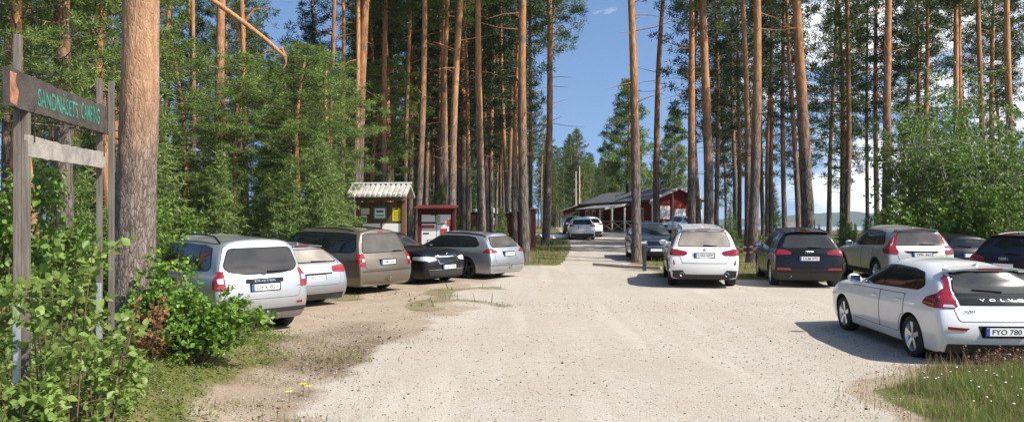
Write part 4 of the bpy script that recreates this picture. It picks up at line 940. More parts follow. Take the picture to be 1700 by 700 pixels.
for k in range(12):
    xx = -1.13 + k * .2055
    for y0 in (-.78, .78): m.add([(xx - .06, y0, z0 + .03), (xx + .06, y0, z0 + .03), (xx + .06, 0, z1 + .06), (xx - .06, 0, z1 + .06), (xx - .05, y0, z0 + .12), (xx + .05, y0, z0 + .12), (xx + .05, 0, z1 + .13), (xx - .05, 0, z1 + .13)], [(4, 5, 6, 7), (0, 1, 5, 4), (1, 2, 6, 5), (3, 0, 4, 7)])
rr = m.build('roof', M['concrete'], r); MB().box((0, 0, z1 + .13), (2.45, .16, .06)).build('ridge_board', M['white_trim'], rr)
def sheet(parent, name, x, z, w, h, mt, y=-.012, d=.012): return MB().box((x, y, z), (w, d, h)).build(name, mt, parent)
M['teal'] = mat('teal_print', (.03, .17, .17), .6); M['yellow'] = mat('yellow_print', (.72, .60, .03), .6); M['redprint'] = mat('red_print', (.42, .07, .06), .6); M['greenprint'] = mat('green_print', (.28, .45, .22), .6); M['tan'] = mat('tan_paper', (.62, .56, .46), .7)
t = sheet(r, 'poster', -.05, 2.05, .54, .50, M['teal']); sheet(t, 'poster_picture', -.05, 2.05, .42, .38, M['paper'], -.022, .008); m = MB(); m.box((-.05, -.03, 2.12), (.30, .006, .09)); m.box((-.05, -.03, 1.96), (.34, .006, .05)); m.build('print', M['teal'], t)
t = sheet(r, 'poster', .62, 2.0, .33, .52, M['yellow']); m = MB(); m.box((.62, -.021, 2.21), (.12, .004, .05))
for k in range(6): m.box((.62, -.021, 2.1 - k * .06), (.24, .004, .012))
m.build('print', M['ink'], t)
sheet(r, 'poster', -.66, 2.13, .34, .24, M['tan']); t = sheet(r, 'poster', -.72, 1.82, .24, .30, M['paper']); sheet(t, 'print', -.72, 1.80, .2, .16, M['teal'], -.02, .004)
for xx, w in ((-.40, .72), (.42, .78)): sheet(r, 'poster', xx, 1.33, w, .62, M['paper'])
# red notice board
x, y = (725 - 850) / F * 33, 33
r = empty('notice_board', (x, y, ground_z(x, y))); r.rotation_euler = (0, 0, R(-5)); tag(r, 'dark red notice board crowded with white maps and sheets', 'notice board')
for s in (-1, 1): MB().box((s * .74, 0, 1.1), (.12, .16, 2.3), None, .01).build('post', M['darkred'], r)
MB().box((0, .04, 1.28), (1.36, .05, 1.95)).build('panel', M['darkred'], r)
MB().add([(-.88, -.38, 2.22), (.88, -.38, 2.22), (.88, .3, 2.34), (-.88, .3, 2.34), (-.88, -.38, 2.27), (.88, -.38, 2.27), (.88, .3, 2.39), (-.88, .3, 2.39)], [(0, 1, 2, 3), (4, 5, 6, 7), (0, 1, 5, 4), (1, 2, 6, 5), (2, 3, 7, 6), (3, 0, 4, 7)]).build('roof', M['darkred'], r)
for xx, zz, w, h in ((-.36, 1.83, .56, .30), (.30, 1.80, .60, .36), (-.33, 1.05, .62, 1.1), (.20, 1.2, .38, .75), (.47, 1.25, .14, .8), (.2, .62, .6, .32)): sheet(r, 'notice_sheet', xx, zz, w, h, M['paper'], .004)
for xx, zz, w, h, k in ((-.36, 1.48, .54, .13, 'redprint'), (.30, 1.28, .30, .24, 'redprint'), (.05, 1.80, .20, .28, 'greenprint'), (.52, 1.65, .16, .26, 'redprint'), (-.25, .82, .32, .22, 'ink'), (-.45, 1.2, .25, .05, 'ink'), (-.1, 1.98, .3, .05, 'ink'), (-.25, .82, .26, .16, 'paper')):
    sheet(r, 'print', xx, zz, w, h, M[k], -.012 if h != .16 else -.018, .006)
# caravan among the trunks
def caravan(x, y, rz, label, L=5.2):
    r = empty('caravan', (x, y, ground_z(x, y))); r.rotation_euler = (0, 0, rz); tag(r, label, 'caravan')
    pr_ = rounded([(-L / 2, .55), (L / 2, .45), (L / 2 + .12, 1.5), (L / 2 - .35, 2.5), (-L / 2 + .15, 2.5)], .35, 5)
    m = MB(); m.prism(pr_, -1.1, 1.1); m.build('body', PA['white'], r, True)
    for xx, w in ((-1.5, 1.0), (.2, .8), (1.7, .7)): m = MB(); m.box((xx, -1.11, 1.65), (w, .04, .6), None, .01); m.build('window', M['pane'], r)
    MB().box((-.75, -1.11, 1.4), (.6, .03, 1.7), None, .01).build('door', M['white_trim'], r); MB().box((0, -1.108, .95), (L * .8, .02, .06)).build('stripe', M['blue'], r)
    for s in (-1, 1): MB().lathe([(0, .08), (.2, .08), (.3, .07), (.32, 0), (.3, -.07), (0, -.08)], (0, s * 1.0, .32), 'Y', 20).build('wheel', M['tyre'], r)
    MB().beam((L / 2, 0, .45), (L / 2 + 1.1, 0, .45), .09, .08).build('drawbar', M['steel'], r)
p = GX(815, 96); caravan(p.x, 96, R(10), 'white caravan seen between the trunks behind the red shed')
p = GX(1188, 90)
def boat(x, y, rz, label, mt, L=4.6):
    """upturned rowing boat"""
    r = empty('rowing_boat', (x, y, ground_z(x, y))); r.scale = (.75, .8, .6); r.rotation_euler = (0, 0, rz); tag(r, label, 'boat'); vs = []; n = 14; q = 9
    for i in range(n):
        t = i / (n - 1); w = .78 * math.sin(math.pi * min(1, .18 + .82 * (1 - t) ** .8)) ** .6 if t < 1 else .02; w = max(.03, .78 * (1 - t ** 3.2)) ; h = .55 - .12 * t
        for k in range(q): a = math.pi * k / (q - 1); vs.append((t * L - L / 2, math.cos(a) * w, .05 + math.sin(a) ** .8 * h))
    m = MB(); m.add(vs, [(i * q + k, i * q + k + 1, (i + 1) * q + k + 1, (i + 1) * q + k) for i in range(n - 1) for k in range(q - 1)] + [tuple(range(q))]); m.build('hull', mt, r, True); MB().box((0, 0, .60), (L * .8, .04, .08)).build('keel', M['greywood'], r)
p = GX(930, 58); boat(p.x, 58, R(20), 'white upturned boat in the grass left of the road, nearer the dark trunk', PA['white'])
p = GX(893, 60); boat(p.x, 60, R(-15), 'pale upturned boat in the grass right behind the red shed', PA['pearl'])
# lamp post, flagpoles, bollard post, low rail, barrier tape, bin
p = GX(1117, 60); r = empty('lamp_post', p); tag(r, 'slim pale lamp post in front of the red gable', 'lamp post')
zt = (CH + (HY - 318) / F * 60) - p.z
MB().tube([(0, 0, 0), (0, 0, zt * .5), (0, 0, zt)], [.06, .05, .04], 8).build('pole', M['concrete'], r, True)
MB().lathe([(0, .22), (.12, .21), (.34, .10), (.36, .06), (.30, .04), (.12, 0), (0, 0)], (0, 0, zt), 'Z', 20).build('lamp_head', M['tan'], r, True)
for px, D, zz in ((956, 95, 6.8), (962, 97, 7.6)):
    p = GX(px, D); r = empty('flagpole', p); tag(r, ('shorter' if zz < 7 else 'taller') + ' of the two pale poles left of the lodge annexe', 'pole'); MB().tube([(0, 0, 0), (0, 0, zz)], [.09, .06], 8).lathe([(0, .1), (.09, .04), (0, -.02)], (0, 0, zz + .02), 'Z', 8).build('pole', M['tan'], r, True)
p = GX(1070, 28.4); r = empty('bollard', p); tag(r, 'short black wooden post at the road edge beside the white off-roader', 'bollard')
MB().box((0, 0, .4), (.12, .12, .84), None, .012).build('post', M['plastic'], r); MB().box((0, 0, .83), (.135, .135, .03), None, .008).build('cap', M['plastic'], r)
a, b = GX(985, 31.0), GX(1098, 28.2)
r = MB().tube([a + Vector((0, 0, .06)), (a + b) / 2 + Vector((0, 0, .07)), b + Vector((0, 0, .12))], [.05, .055, .06], 8).build('log', M['greywood'], None, True); tag(r, 'thin grey log lying along the grass edge by the black post', 'log')
M['tape'] = mat('barrier_tape', (.78, .76, .72), .4)
def tape(z, label):
    a, b = P(1222, z + 2, 32.5), P(1268, z - 1, 31.3); pts = [a.lerp(b, k / 24) - Vector((0, 0, .05 * math.sin(math.pi * k / 24))) for k in range(25)]; m = MB()
    for k in range(24):
        p, q = pts[k], pts[k + 1]; m.mi = (k // 3) % 2; h = Vector((0, .002, .038)); m.add([p - h, q - h, q + h, p + h, p - h + Vector((0, .004, 0)), q - h + Vector((0, .004, 0)), q + h + Vector((0, .004, 0)), p + h + Vector((0, .004, 0))], [(0, 1, 2, 3), (4, 5, 6, 7), (0, 1, 5, 4), (3, 2, 6, 7)])
    o = m.build('barrier_tape', [M['tape'], M['redprint']]); tag(o, label, 'tape')
tape(407, 'upper red and white barrier tape strung to the thick pine trunk'); tape(416, 'lower red and white barrier tape strung to the thick pine trunk')
p = GX(1314, 74); r = empty('bench', p); tag(r, 'small grey box of a bench near the lake shore', 'bench'); MB().box((0, 0, .45), (1.5, .4, .05)).build('seat', M['greywood'], r); MB().box((0, .2, .75), (1.5, .04, .4)).build('backrest', M['greywood'], r)
for s in (-1, 1): MB().box((s * .6, 0, .22), (.06, .36, .43)).build('leg', M['greywood'], r)
# ------------------------------------------------------------ the entrance sign
def greywood_mat(name, c, s=14):
    m = mat(name, c, .9, var=.38, nscale=s, bump=.5, bscale=45); t = m.node_tree
    for n in list(t.nodes):
        if n.type == 'TEX_NOISE':
            mp = t.nodes.new('ShaderNodeMapping'); mp.inputs['Scale'].default_value = (1, 1, .12); l = n.inputs[0].links[0]; f = l.from_socket; t.links.new(f, mp.inputs[0]); t.links.new(mp.outputs[0], n.inputs[0])
    return m
M['postwood'] = greywood_mat('weathered_post_wood', (.145, .122, .102)); M['signwood'] = mat('dark_sign_wood', (.06, .048, .04), .85, var=.4, nscale=7, bump=.4, bscale=30); M['plankwood'] = mat('bare_grey_plank', (.29, .26, .23), .9, var=.3, nscale=8, bump=.4, bscale=30)
M['signgreen'] = mat('green_sign_paint', (.04, .22, .155), .7, var=.5, nscale=14); M['galv'] = mat('galvanised_steel', (.52, .55, .58), .4, .6, var=.1)
SA, SB = P(14, 150, 6.55), P(186, 195, 9.35); SA.z = SB.z = (SA.z + SB.z) / 2 - .02
dx = (SB - SA).normalized(); sn = Vector((dx.y, -dx.x, 0))               # sn faces the road
r = empty('entrance_sign', (SA.x, SA.y, .38)); tag(r, 'weathered timber entrance sign with green hand-painted lettering on two posts', 'sign')
r.rotation_euler = (0, 0, math.atan2(dx.y, dx.x)); Ls = (SB - SA).length; zc = SA.z - .38
bpy.context.view_layer.update()
def wavy(L, z0, z1, seed, n=30, amp=.018):
    a = [(L * k / n, z1 + noise.noise(Vector((k * .5, seed, 0))) * amp - .02 * math.sin(k / n * 3)) for k in range(n + 1)]; b = [(L * (n - k) / n, z0 + noise.noise(Vector((k * .6, seed + 9, 0))) * amp) for k in range(n + 1)]
    return b[::-1][::-1] + a if False else [(x, z) for x, z in b[::-1]] + [(x, z) for x, z in a[::-1]]
# local frame: X along the board, -Y faces the road
pol = wavy(Ls, zc - .155, zc + .165, 3)
pol = [(x - (.05 * math.sin((z - zc + .16) / .32 * math.pi) if x < .02 else 0), z) for x, z in pol]
bd = MB().prism(pol, -.035, .02).build('name_board', M['signwood'], r)
fr_ = Matrix.Translation((Ls * .49, -.0385, zc + .01))
for s_, cx, w_ in (('SANDNÄSETS', -.30, 1.04), ('CAMPING', .62, .60)):
    vs, fs = text_mesh(s_, w_, .20 if 'Ä' in s_ else .175); m = MB(); m.add([fr_ @ (v + Vector((cx, 0, 0))) for v in vs], fs)
    bm_ = m.build('lettering', M['signgreen'], bd, fix=False)
MB().prism([(.005, zc - .13), (.13, zc - .14), (.17, zc - .02), (.10, zc + .06), (.13, zc + .13), (.0, zc + .13)], -.0375, -.035).build('worn_patch', mat('raw_wood', (.32, .14, .075), .9, var=.5, nscale=20), bd)
p2 = [(x * .76 + .38, z) for x, z in wavy(Ls, zc - .55, zc - .36, 7, amp=.012)]
MB().prism(p2, -.03, .005).build('blank_plank', M['plankwood'], r)
m = MB()
for xx in (.50, Ls * .87): m.tube([(xx, -.037, zc - .10), (xx, -.037, zc - .42)], .006, 5)
m.build('hanging_wire', M['dark'], r)
for o_ in r.children: o_.rotation_euler = (0, -.022, 0); o_.location.z = -.035
for xx, top, d in ((.34, zc + .48, .04), (Ls - .30, zc + .50, .04)):
    MB().box((xx, .058 if xx < 1 else .05, (top - .3) / 2), (.062, .055, top + .3), None, .006).build('post', M['postwood'], r)
    MB().box((xx + .02 if xx < 1 else xx + .03, -.068 if xx > 1 else .0, ((zc - .17) - .3) / 2 if xx < 1 else (top - .02 - .3) / 2), (.062 if xx > 1 else .065, .055, (zc - .17 + .3) if xx < 1 else top + .28), None, .006).build('post', M['postwood'], r)
    MB().box((xx - .12, .02, .38), (.05, .05, 1.15), None, .006).build('steel_foot', M['galv'], r)
GL_, GR_ = 'cars parked nose-in along the left side of the gravel', 'cars parked along the right side of the gravel'
GB_ = 'cars parked by the red lodge'
make_car('hatchback', 'white hatchback nearest on the right, reddish tall tail lights, standing half in the verge grass', T['hatch'], (6.88, 11.05), 2.0, PA['white'], GR_,
         dict(hero=True, reg='FYO 780', wheel='star', mirrormat=PA['white'], badges=[('V  O  L  V  O', .60, .032, 0, .955, M['steel']), ('V40', .15, .032, -.47, .80, M['trim'])], rglassmat=M['glass_clean']))
make_car('off_roader', 'clean white off-roader seen square from behind, dusty beige rear window, two tailpipes', T['suv_white'], (5.38, 22.05), 8.5, PA['white'], GR_,
         dict(reg='UZJ 259', rglassmat=M['glass_beige'], wheel='double', railmat=M['trim']))
make_car('off_roader', 'black off-roader between the white and the beige silver ones, ring emblem on its tailgate', T['suv_black'], (8.33, 22.10), 10, PA['black'], GR_,
         dict(reg='OLM 972', wheel='multi', rglassmat=M['glass_clean']))
make_car('crossover', 'beige silver crossover with lamps running up the rear pillars, behind the near white hatchback', T['suv_silver'], (11.68, 22.45), 4, PA['warmsilver'], GR_,
         dict(reg='TPK 361', wheel='five', badges=[('V  O  L  V  O', .62, .035, 0, 1.10, M['chrome'])], rglassmat=M['glass_dusty']))
make_car('off_roader', 'very dark plum off-roader at the right edge of the photo, seen from its side', T['suv_black'], (12.0, 19.3), 62, PA['maroon'], GR_, dict(railmat=M['steel'], wheel='multi', rglassmat=M['glass']))
make_car('parked_car', 'low dark car half hidden between the plum off-roader and the beige silver crossover', T['low_hatch'], (14.35, 24.6), 5, PA['blueblack'], GR_, dict(rglassmat=M['glass'], far=False))
make_car('off_roader', 'silver off-roader with black roof rails, nearest of the left row, partly behind the bush', T['suv_rails'], (-4.38, 14.0), -45, PA['silver'], GL_,
         dict(hero=True, reg='OEX 821', wheel='five', tow=True, badges=[('DUSTER', .40, .035, 0, .972, M['chrome'])], rglassmat=M['glass_clean']))
make_car('estate_car', 'grey silver estate with a dust-covered rear window, left of the brown people carrier', T['estate_grey'], (-4.42, 17.7), -47, PA['grey'], GL_,
         dict(reg='EWL 720', wheel='five', rglassmat=M['glass_beige']))
make_car('people_carrier', 'brown people carrier with long dark side windows in the left row', T['minivan'], (-3.3, 21.0), -54, PA['brown'], GL_,
         dict(wheel='cover', tow=True, rglassmat=M['glass_dusty'], reg='XMG 482'))
make_car('estate_car', 'black estate, the only car of the left row parked nose out', T['estate_black'], (-1.92, 23.5), 130, PA['blueblack'], GL_,
         dict(at='front', front=True, rear=False, wheel='double', reg='CXF 604'))
make_car('estate_car', 'light silver estate at the far end of the left row, beside a pine trunk', T['estate_silver'], (-.08, 25.4), -53, PA['coolsilver'], GL_,
         dict(wheel='star', rimmat=M['rim_dark'], tow=True, rglassmat=M['glass_dusty']))
make_car('estate_car', 'dark slate car facing the camera behind the pine trunk and the white off-roader', T['crossover'], (6.05, 33.2), 183, PA['slate'], GR_, dict(at='front', front=True, rear=False, wheel='five'))
make_car('crossover', 'silver white crossover seen from behind on the road before the lodge porch', T['crossover'], (4.95, 55.5), 2, PA['pearl'], GB_, dict(far=True, rglassmat=M['glass']))
make_car('crossover', 'white car standing just ahead and to the right of the silver white crossover', T['crossover'], (6.15, 61.2), 2, PA['white'], GB_, dict(far=True, rglassmat=M['glass']))
make_car('parked_car', 'dark car farthest up the road, its roof showing behind the silver white crossover', T['crossover'], (5.35, 67.5), 2, PA['slate'], GB_, dict(far=True, rglassmat=M['glass']))
make_car('crossover', 'white crossover with dark windows in front of the red gable', T['crossover'], (12.95, 67), 222, PA['white'], GB_, dict(at='front', front=True, rear=False, far=True))
# ------------------------------------------------------------ vegetation
def leafmat(name, c0, c1, trans=.25, scale=.8, rough=.6):
    """foliage: colour varies leaf by leaf, clump by clump and plant by plant"""
    m = bpy.data.materials.new(name); m.use_nodes = True; t = m.node_tree; b = t.nodes['Principled BSDF']; N = t.nodes.new; L = t.links.new
    a = N('ShaderNodeAttribute'); a.attribute_name = 'var'; tx = N('ShaderNodeTexCoord'); n = N('ShaderNodeTexNoise'); n.inputs['Scale'].default_value = scale; n.inputs['Detail'].default_value = 3
    oi = N('ShaderNodeObjectInfo'); s = N('ShaderNodeMath'); s.operation = 'ADD'; s2 = N('ShaderNodeMath'); s2.operation = 'MULTIPLY_ADD'; s2.inputs[1].default_value = .35
    L(tx.outputs['Object'], n.inputs[0]); L(a.outputs['Fac'], s.inputs[0]); L(n.outputs[0], s.inputs[1]); L(oi.outputs['Random'], s2.inputs[0]); L(s.outputs[0], s2.inputs[2])
    r = N('ShaderNodeMapRange'); r.inputs['From Min'].default_value = .45; r.inputs['From Max'].default_value = 1.75; L(s2.outputs[0], r.inputs['Value'])
    x = N('ShaderNodeMixRGB'); x.inputs[1].default_value = (*c0, 1); x.inputs[2].default_value = (*c1, 1); L(r.outputs[0], x.inputs[0]); L(x.outputs[0], b.inputs['Base Color'])
    b.inputs['Roughness'].default_value = rough; b.inputs['Specular IOR Level'].default_value = .3
    if trans:
        tr = N('ShaderNodeBsdfTranslucent'); ms = N('ShaderNodeMixShader'); ms.inputs[0].default_value = trans; L(x.outputs[0], tr.inputs[0]); o = t.nodes['Material Output']; L(b.outputs[0], ms.inputs[1]); L(tr.outputs[0], ms.inputs[2]); L(ms.outputs[0], o.inputs[0])
    return m
def barkmat(name, z0, z1, lowc=((.10, .082, .07), (.26, .215, .185)), hic=((.27, .115, .05), (.62, .33, .16)), plates=7.0):
    """pine bark: grey furrowed plates low down, thin flaking orange bark above"""
    m = bpy.data.materials.new(name); m.use_nodes = True; t = m.node_tree; b = t.nodes['Principled BSDF']; N = t.nodes.new; L = t.links.new
    b.inputs['Roughness'].default_value = .9; b.inputs['Specular IOR Level'].default_value = .15
    tx = N('ShaderNodeTexCoord'); mp = N('ShaderNodeMapping'); mp.inputs['Scale'].default_value = (1, 1, .26); L(tx.outputs['Object'], mp.inputs[0])
    wn_ = N('ShaderNodeTexNoise'); wn_.inputs['Scale'].default_value = plates * .55; wn_.inputs['Detail'].default_value = 4; L(mp.outputs[0], wn_.inputs[0]); wa = N('ShaderNodeVectorMath'); wa.operation = 'MULTIPLY_ADD'; wa.inputs[1].default_value = (2.2 / plates,) * 3; L(wn_.outputs['Color'], wa.inputs[0]); L(mp.outputs[0], wa.inputs[2])
    vo = N('ShaderNodeTexVoronoi'); vo.feature = 'DISTANCE_TO_EDGE'; vo.inputs['Scale'].default_value = plates; L(wa.outputs[0], vo.inputs[0])
    n = N('ShaderNodeTexNoise'); n.inputs['Scale'].default_value = 9; n.inputs['Detail'].default_value = 8; n.inputs['Roughness'].default_value = .7; L(mp.outputs[0], n.inputs[0])
    n2 = N('ShaderNodeTexNoise'); n2.inputs['Scale'].default_value = 1.7; n2.inputs['Detail'].default_value = 6; L(tx.outputs['Object'], n2.inputs[0])
    sp = N('ShaderNodeSeparateXYZ'); L(tx.outputs['Object'], sp.inputs[0])
    ma = N('ShaderNodeMath'); ma.operation = 'MULTIPLY_ADD'; ma.inputs[1].default_value = (z1 - z0) * 1.5; L(n2.outputs[0], ma.inputs[0]); L(sp.outputs[2], ma.inputs[2])
    r = N('ShaderNodeMapRange'); r.inputs['From Min'].default_value = z0 + (z1 - z0) * .75; r.inputs['From Max'].default_value = z1 + (z1 - z0) * .75; L(ma.outputs[0], r.inputs['Value'])
    def ramp(src, p0, c0, p1, c1):
        q = N('ShaderNodeValToRGB'); q.color_ramp.elements[0].position = p0; q.color_ramp.elements[1].position = p1; q.color_ramp.elements[0].color = (*c0, 1); q.color_ramp.elements[1].color = (*c1, 1); L(src, q.inputs[0]); return q.outputs[0]
    lo = ramp(n.outputs[0], .3, lowc[0], .68, lowc[1]); hi = ramp(n.outputs[0], .3, hic[0], .7, hic[1])
    gr = N('ShaderNodeMixRGB'); L(ramp(vo.outputs['Distance'], .0, (.9, .9, .9), .13, (0, 0, 0)), gr.inputs[0]); L(lo, gr.inputs[1]); gr.inputs[2].default_value = (.065, .05, .04, 1)
    hp = N('ShaderNodeMixRGB'); L(ramp(n2.outputs[0], .60, (0, 0, 0), .68, (.8, .8, .8)), hp.inputs[0]); L(hi, hp.inputs[1]); hp.inputs[2].default_value = (.17, .12, .10, 1)
    x = N('ShaderNodeMixRGB'); L(r.outputs[0], x.inputs[0]); L(gr.outputs[0], x.inputs[1]); L(hp.outputs[0], x.inputs[2])
    oi = N('ShaderNodeObjectInfo'); mr_ = N('ShaderNodeMapRange'); mr_.inputs['To Min'].default_value = .72; mr_.inputs['To Max'].default_value = 1.12; L(oi.outputs['Random'], mr_.inputs['Value'])
    mu = N('ShaderNodeVectorMath'); mu.operation = 'SCALE'; L(x.outputs[0], mu.inputs[0]); L(mr_.outputs[0], mu.inputs['Scale']); L(mu.outputs[0], b.inputs['Base Color'])
    u = N('ShaderNodeBump'); u.inputs['Strength'].default_value = .9; u.inputs['Distance'].default_value = .03
    s = N('ShaderNodeMath'); s.operation = 'MULTIPLY_ADD'; s.inputs[1].default_value = 1.2; mn = N('ShaderNodeMath'); mn.operation = 'MINIMUM'; mn.inputs[1].default_value = .22; L(vo.outputs['Distance'], mn.inputs[0]); L(mn.outputs[0], s.inputs[0])
    h = N('ShaderNodeMath'); h.operation = 'MULTIPLY'; h.inputs[1].default_value = .5; L(n.outputs[0], h.inputs[0]); L(h.outputs[0], s.inputs[2]); L(s.outputs[0], u.inputs['Height']); L(u.outputs[0], b.inputs['Normal'])
    return m
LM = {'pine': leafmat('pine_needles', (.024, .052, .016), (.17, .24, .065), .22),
      'pine_near': leafmat('near_pine_needles', (.035, .075, .018), (.26, .35, .085), .28),
      'spruce': leafmat('spruce_needles', (.024, .058, .018), (.17, .26, .07), .18),
      'young': leafmat('young_tree_needles', (.035, .08, .02), (.27, .38, .095), .28),
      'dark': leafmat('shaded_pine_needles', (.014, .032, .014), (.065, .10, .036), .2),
      'leaf': leafmat('green_leaves', (.03, .075, .014), (.23, .35, .06), .38, 1.5, .45),
      'sapling': leafmat('broad_leaves', (.09, .16, .03), (.33, .44, .11), .42, 2.5, .42),
      'bushleaf': leafmat('round_leaves', (.065, .155, .02), (.26, .42, .07), .38, 3, .4),
      'deadleaf': leafmat('dead_leaves', (.14, .06, .025), (.38, .20, .09), .3, 3, .7),
      'berry': leafmat('low_shrub_leaves', (.05, .085, .014), (.21, .27, .05), .3, 1.2, .55),
      'grass': leafmat('grass_blades', (.06, .085, .018), (.28, .28, .085), .35, .9, .6),
      'vergegrass': leafmat('verge_blades', (.06, .11, .02), (.27, .32, .08), .35, .9, .6),
      'drygrass': leafmat('dry_grass', (.16, .10, .05), (.45, .34, .19), .3, 2, .7)}
BK = {'tall': barkmat('pine_bark', 3.5, 9), 'grey': barkmat('grey_bark', 30, 40), 'orange': barkmat('orange_pine_bark', .2, 4), 'near': barkmat('near_pine_bark', 2.1, 3.7, ((.13, .10, .085), (.40, .32, .27)), ((.30, .155, .08), (.60, .37, .23)), 27),
      'pale': barkmat('pale_stem_bark', -3, -1, hic=((.22, .19, .15), (.45, .40, .33)))}
def tuft(rng, c, rad, n, ln, wd, upb=.35, flat=1.0):
    """n needle sprays round every centre in c -> (verts, tris, var)"""
    c = np.asarray(c); k = len(c); C = np.repeat(c, n, 0); m = len(C)
    if np.ndim(rad): rad = np.repeat(rad, n)[:, None]
    d = rng.normal(size=(m, 3)); d[:, 2] = d[:, 2] * flat + upb; d /= np.linalg.norm(d, axis=1)[:, None]
    base = C + d * rad * rng.uniform(.15, .85, (m, 1)); base[:, 2] *= 1
    dd = d + rng.normal(size=(m, 3)) * .45; dd /= np.linalg.norm(dd, axis=1)[:, None]
    L = ln * rng.uniform(.6, 1.3, (m, 1)); s = np.cross(dd, rng.normal(size=(m, 3))); s /= np.linalg.norm(s, axis=1)[:, None] + 1e-9; s *= wd * rng.uniform(.6, 1.3, (m, 1)) * .5
    v = np.stack([base - s, base + s, base + dd * L], 1).reshape(-1, 3)
    var = np.repeat(np.clip(np.repeat(rng.uniform(0, .85, k) ** 1.3, n) + rng.uniform(0, .25, m), 0, 1), 3)
    return v, np.arange(m * 3).reshape(-1, 3), var
def tubes_np(paths, rads, n=4):
    vs = []; fs = []; b = 0
    for p, r in zip(paths, rads):
        p = np.asarray(p, float); k = len(p); d = np.gradient(p, axis=0); d /= np.linalg.norm(d, axis=1)[:, None] + 1e-9
        a = np.cross(d, [.3, .2, 1.0]); a /= np.linalg.norm(a, axis=1)[:, None] + 1e-9; e = np.cross(d, a); t = np.arange(n) * 2 * math.pi / n
        r = np.asarray(r)[:, None, None]; ring = p[:, None] + (a[:, None] * np.cos(t)[None, :, None] + e[:, None] * np.sin(t)[None, :, None]) * r
        vs.append(ring.reshape(-1, 3)); q = np.arange(k * n).reshape(k, n) + b
        fs.append(np.stack([q[:-1], np.roll(q, -1, 1)[:-1], np.roll(q, -1, 1)[1:], q[1:]], -1).reshape(-1, 4)); b += k * n
    return np.concatenate(vs), np.concatenate(fs)
def trunk_mesh(seed, H, r0, bend=.25, segs=22, n=14, stubs=10, flare=.35, rough=.03):
    rng = np.random.default_rng(seed); zs = np.concatenate([[-.3, 0, .12, .35, .8], np.linspace(1.6, H, segs)])
    ph = rng.uniform(0, 6, 3); cx = bend * np.sin(zs / H * 3 + ph[0]) * zs / H; cy = bend * np.sin(zs / H * 2.3 + ph[1]) * zs / H
    r = r0 * (1 - .62 * np.clip(zs / H, 0, 1) ** 1.1) * (1 + flare * np.exp(-np.clip(zs, 0, 9) * 3.5)); r[-1] *= .2
    t = np.arange(n) * 2 * math.pi / n; jit = 1 + rough * rng.normal(size=(len(zs), n))
    v = np.stack([cx[:, None] + r[:, None] * jit * np.cos(t), cy[:, None] + r[:, None] * jit * np.sin(t), np.repeat(zs[:, None], n, 1)], -1).reshape(-1, 3)
    q = np.arange(len(zs) * n).reshape(-1, n); f = np.stack([q[:-1], np.roll(q, -1, 1)[:-1], np.roll(q, -1, 1)[1:], q[1:]], -1).reshape(-1, 4)
    ps, rs = [], []
    for _ in range(stubs):
        z = rng.uniform(.18, .68) * H; a = rng.uniform(0, 6.28); L = rng.uniform(.15, 1.1) ** 1.5 * 1.5 + .1; c = np.array([np.interp(z, zs, cx), np.interp(z, zs, cy), z]); d = np.array([math.cos(a), math.sin(a), rng.uniform(-.3, .35)])
        ps.append([c, c + d * L * .5, c + d * L + [0, 0, rng.uniform(-.15, .1) * L]]); rs.append([.022, .014, .005])
    if ps:
        v2, f2 = tubes_np(ps, rs); f2 = f2 + len(v); v = np.concatenate([v, v2]); f = np.concatenate([f, f2])
    axis_ = lambda z: (np.interp(z, zs, cx), np.interp(z, zs, cy))
    return v, f, axis_
def crown_pine(seed, H, z0, rmax, nb, axis_, per=7, n=34, ln=.20, wd=.035, rad=.26, shape='round', droop=0):
    rng = np.random.default_rng(seed); cen = []; rr = []; ps = []; rs = []
    for i in range(nb):
        f = (i + rng.uniform(-.5, .5)) / nb; f = min(max(f, 0), 1); z = z0 + (H - z0) * f ** .9
        prof = {'round': math.sin(math.pi * min(1, .12 + .88 * f)) ** .55 * (1 - .25 * f), 'cone': (1 - f) ** .75 * (.55 + .45 * min(1, f * 4)) + .06, 'flat': (.55 + .45 * math.sin(math.pi * f))}[shape]
        L = rmax * prof * rng.uniform(.55, 1.12); a = i * 2.4 + rng.uniform(-.5, .5); x0, y0 = axis_(z)
        up = rng.uniform(-.05, .45) + (f - .5) * .5 - droop; p0 = np.array([x0, y0, z]); d = np.array([math.cos(a), math.sin(a), up])
        p1 = p0 + d * L * .55; p2 = p0 + d * L + np.array([0, 0, .10 * L - droop * .2 * L])
        ps.append([p0, p1, p2]); rs.append([.026 * (1 - .6 * f) + .008, .013, .004])
        k = max(2, int(per * (L / rmax) + .8)); side = np.cross(d, [0, 0, 1])
        for j in range(k):
            t = rng.uniform(.38, 1.04) if j else 1.0; q = p0 + (p2 - p0) * t; off = side * rng.normal() * .20 * L * (1.15 - t * .5) + np.array([0, 0, rng.normal() * .06 * L + .05])
            cen.append(q + off); rr.append(rad * rng.uniform(.6, 1.35))
            if j % 2: ps.append([p0 + (p2 - p0) * t * .8, q + off]); rs.append([.010, .004])
    for _ in range(4): cen.append(np.array([*axis_(H), H + rng.uniform(-.5, .15)]) + rng.normal(size=3) * .12); rr.append(rad * .8)
    v, f, var = tuft(rng, np.array(cen), np.array(rr), n, ln, wd, .45, .75)
    return v, f, var, ps, rs
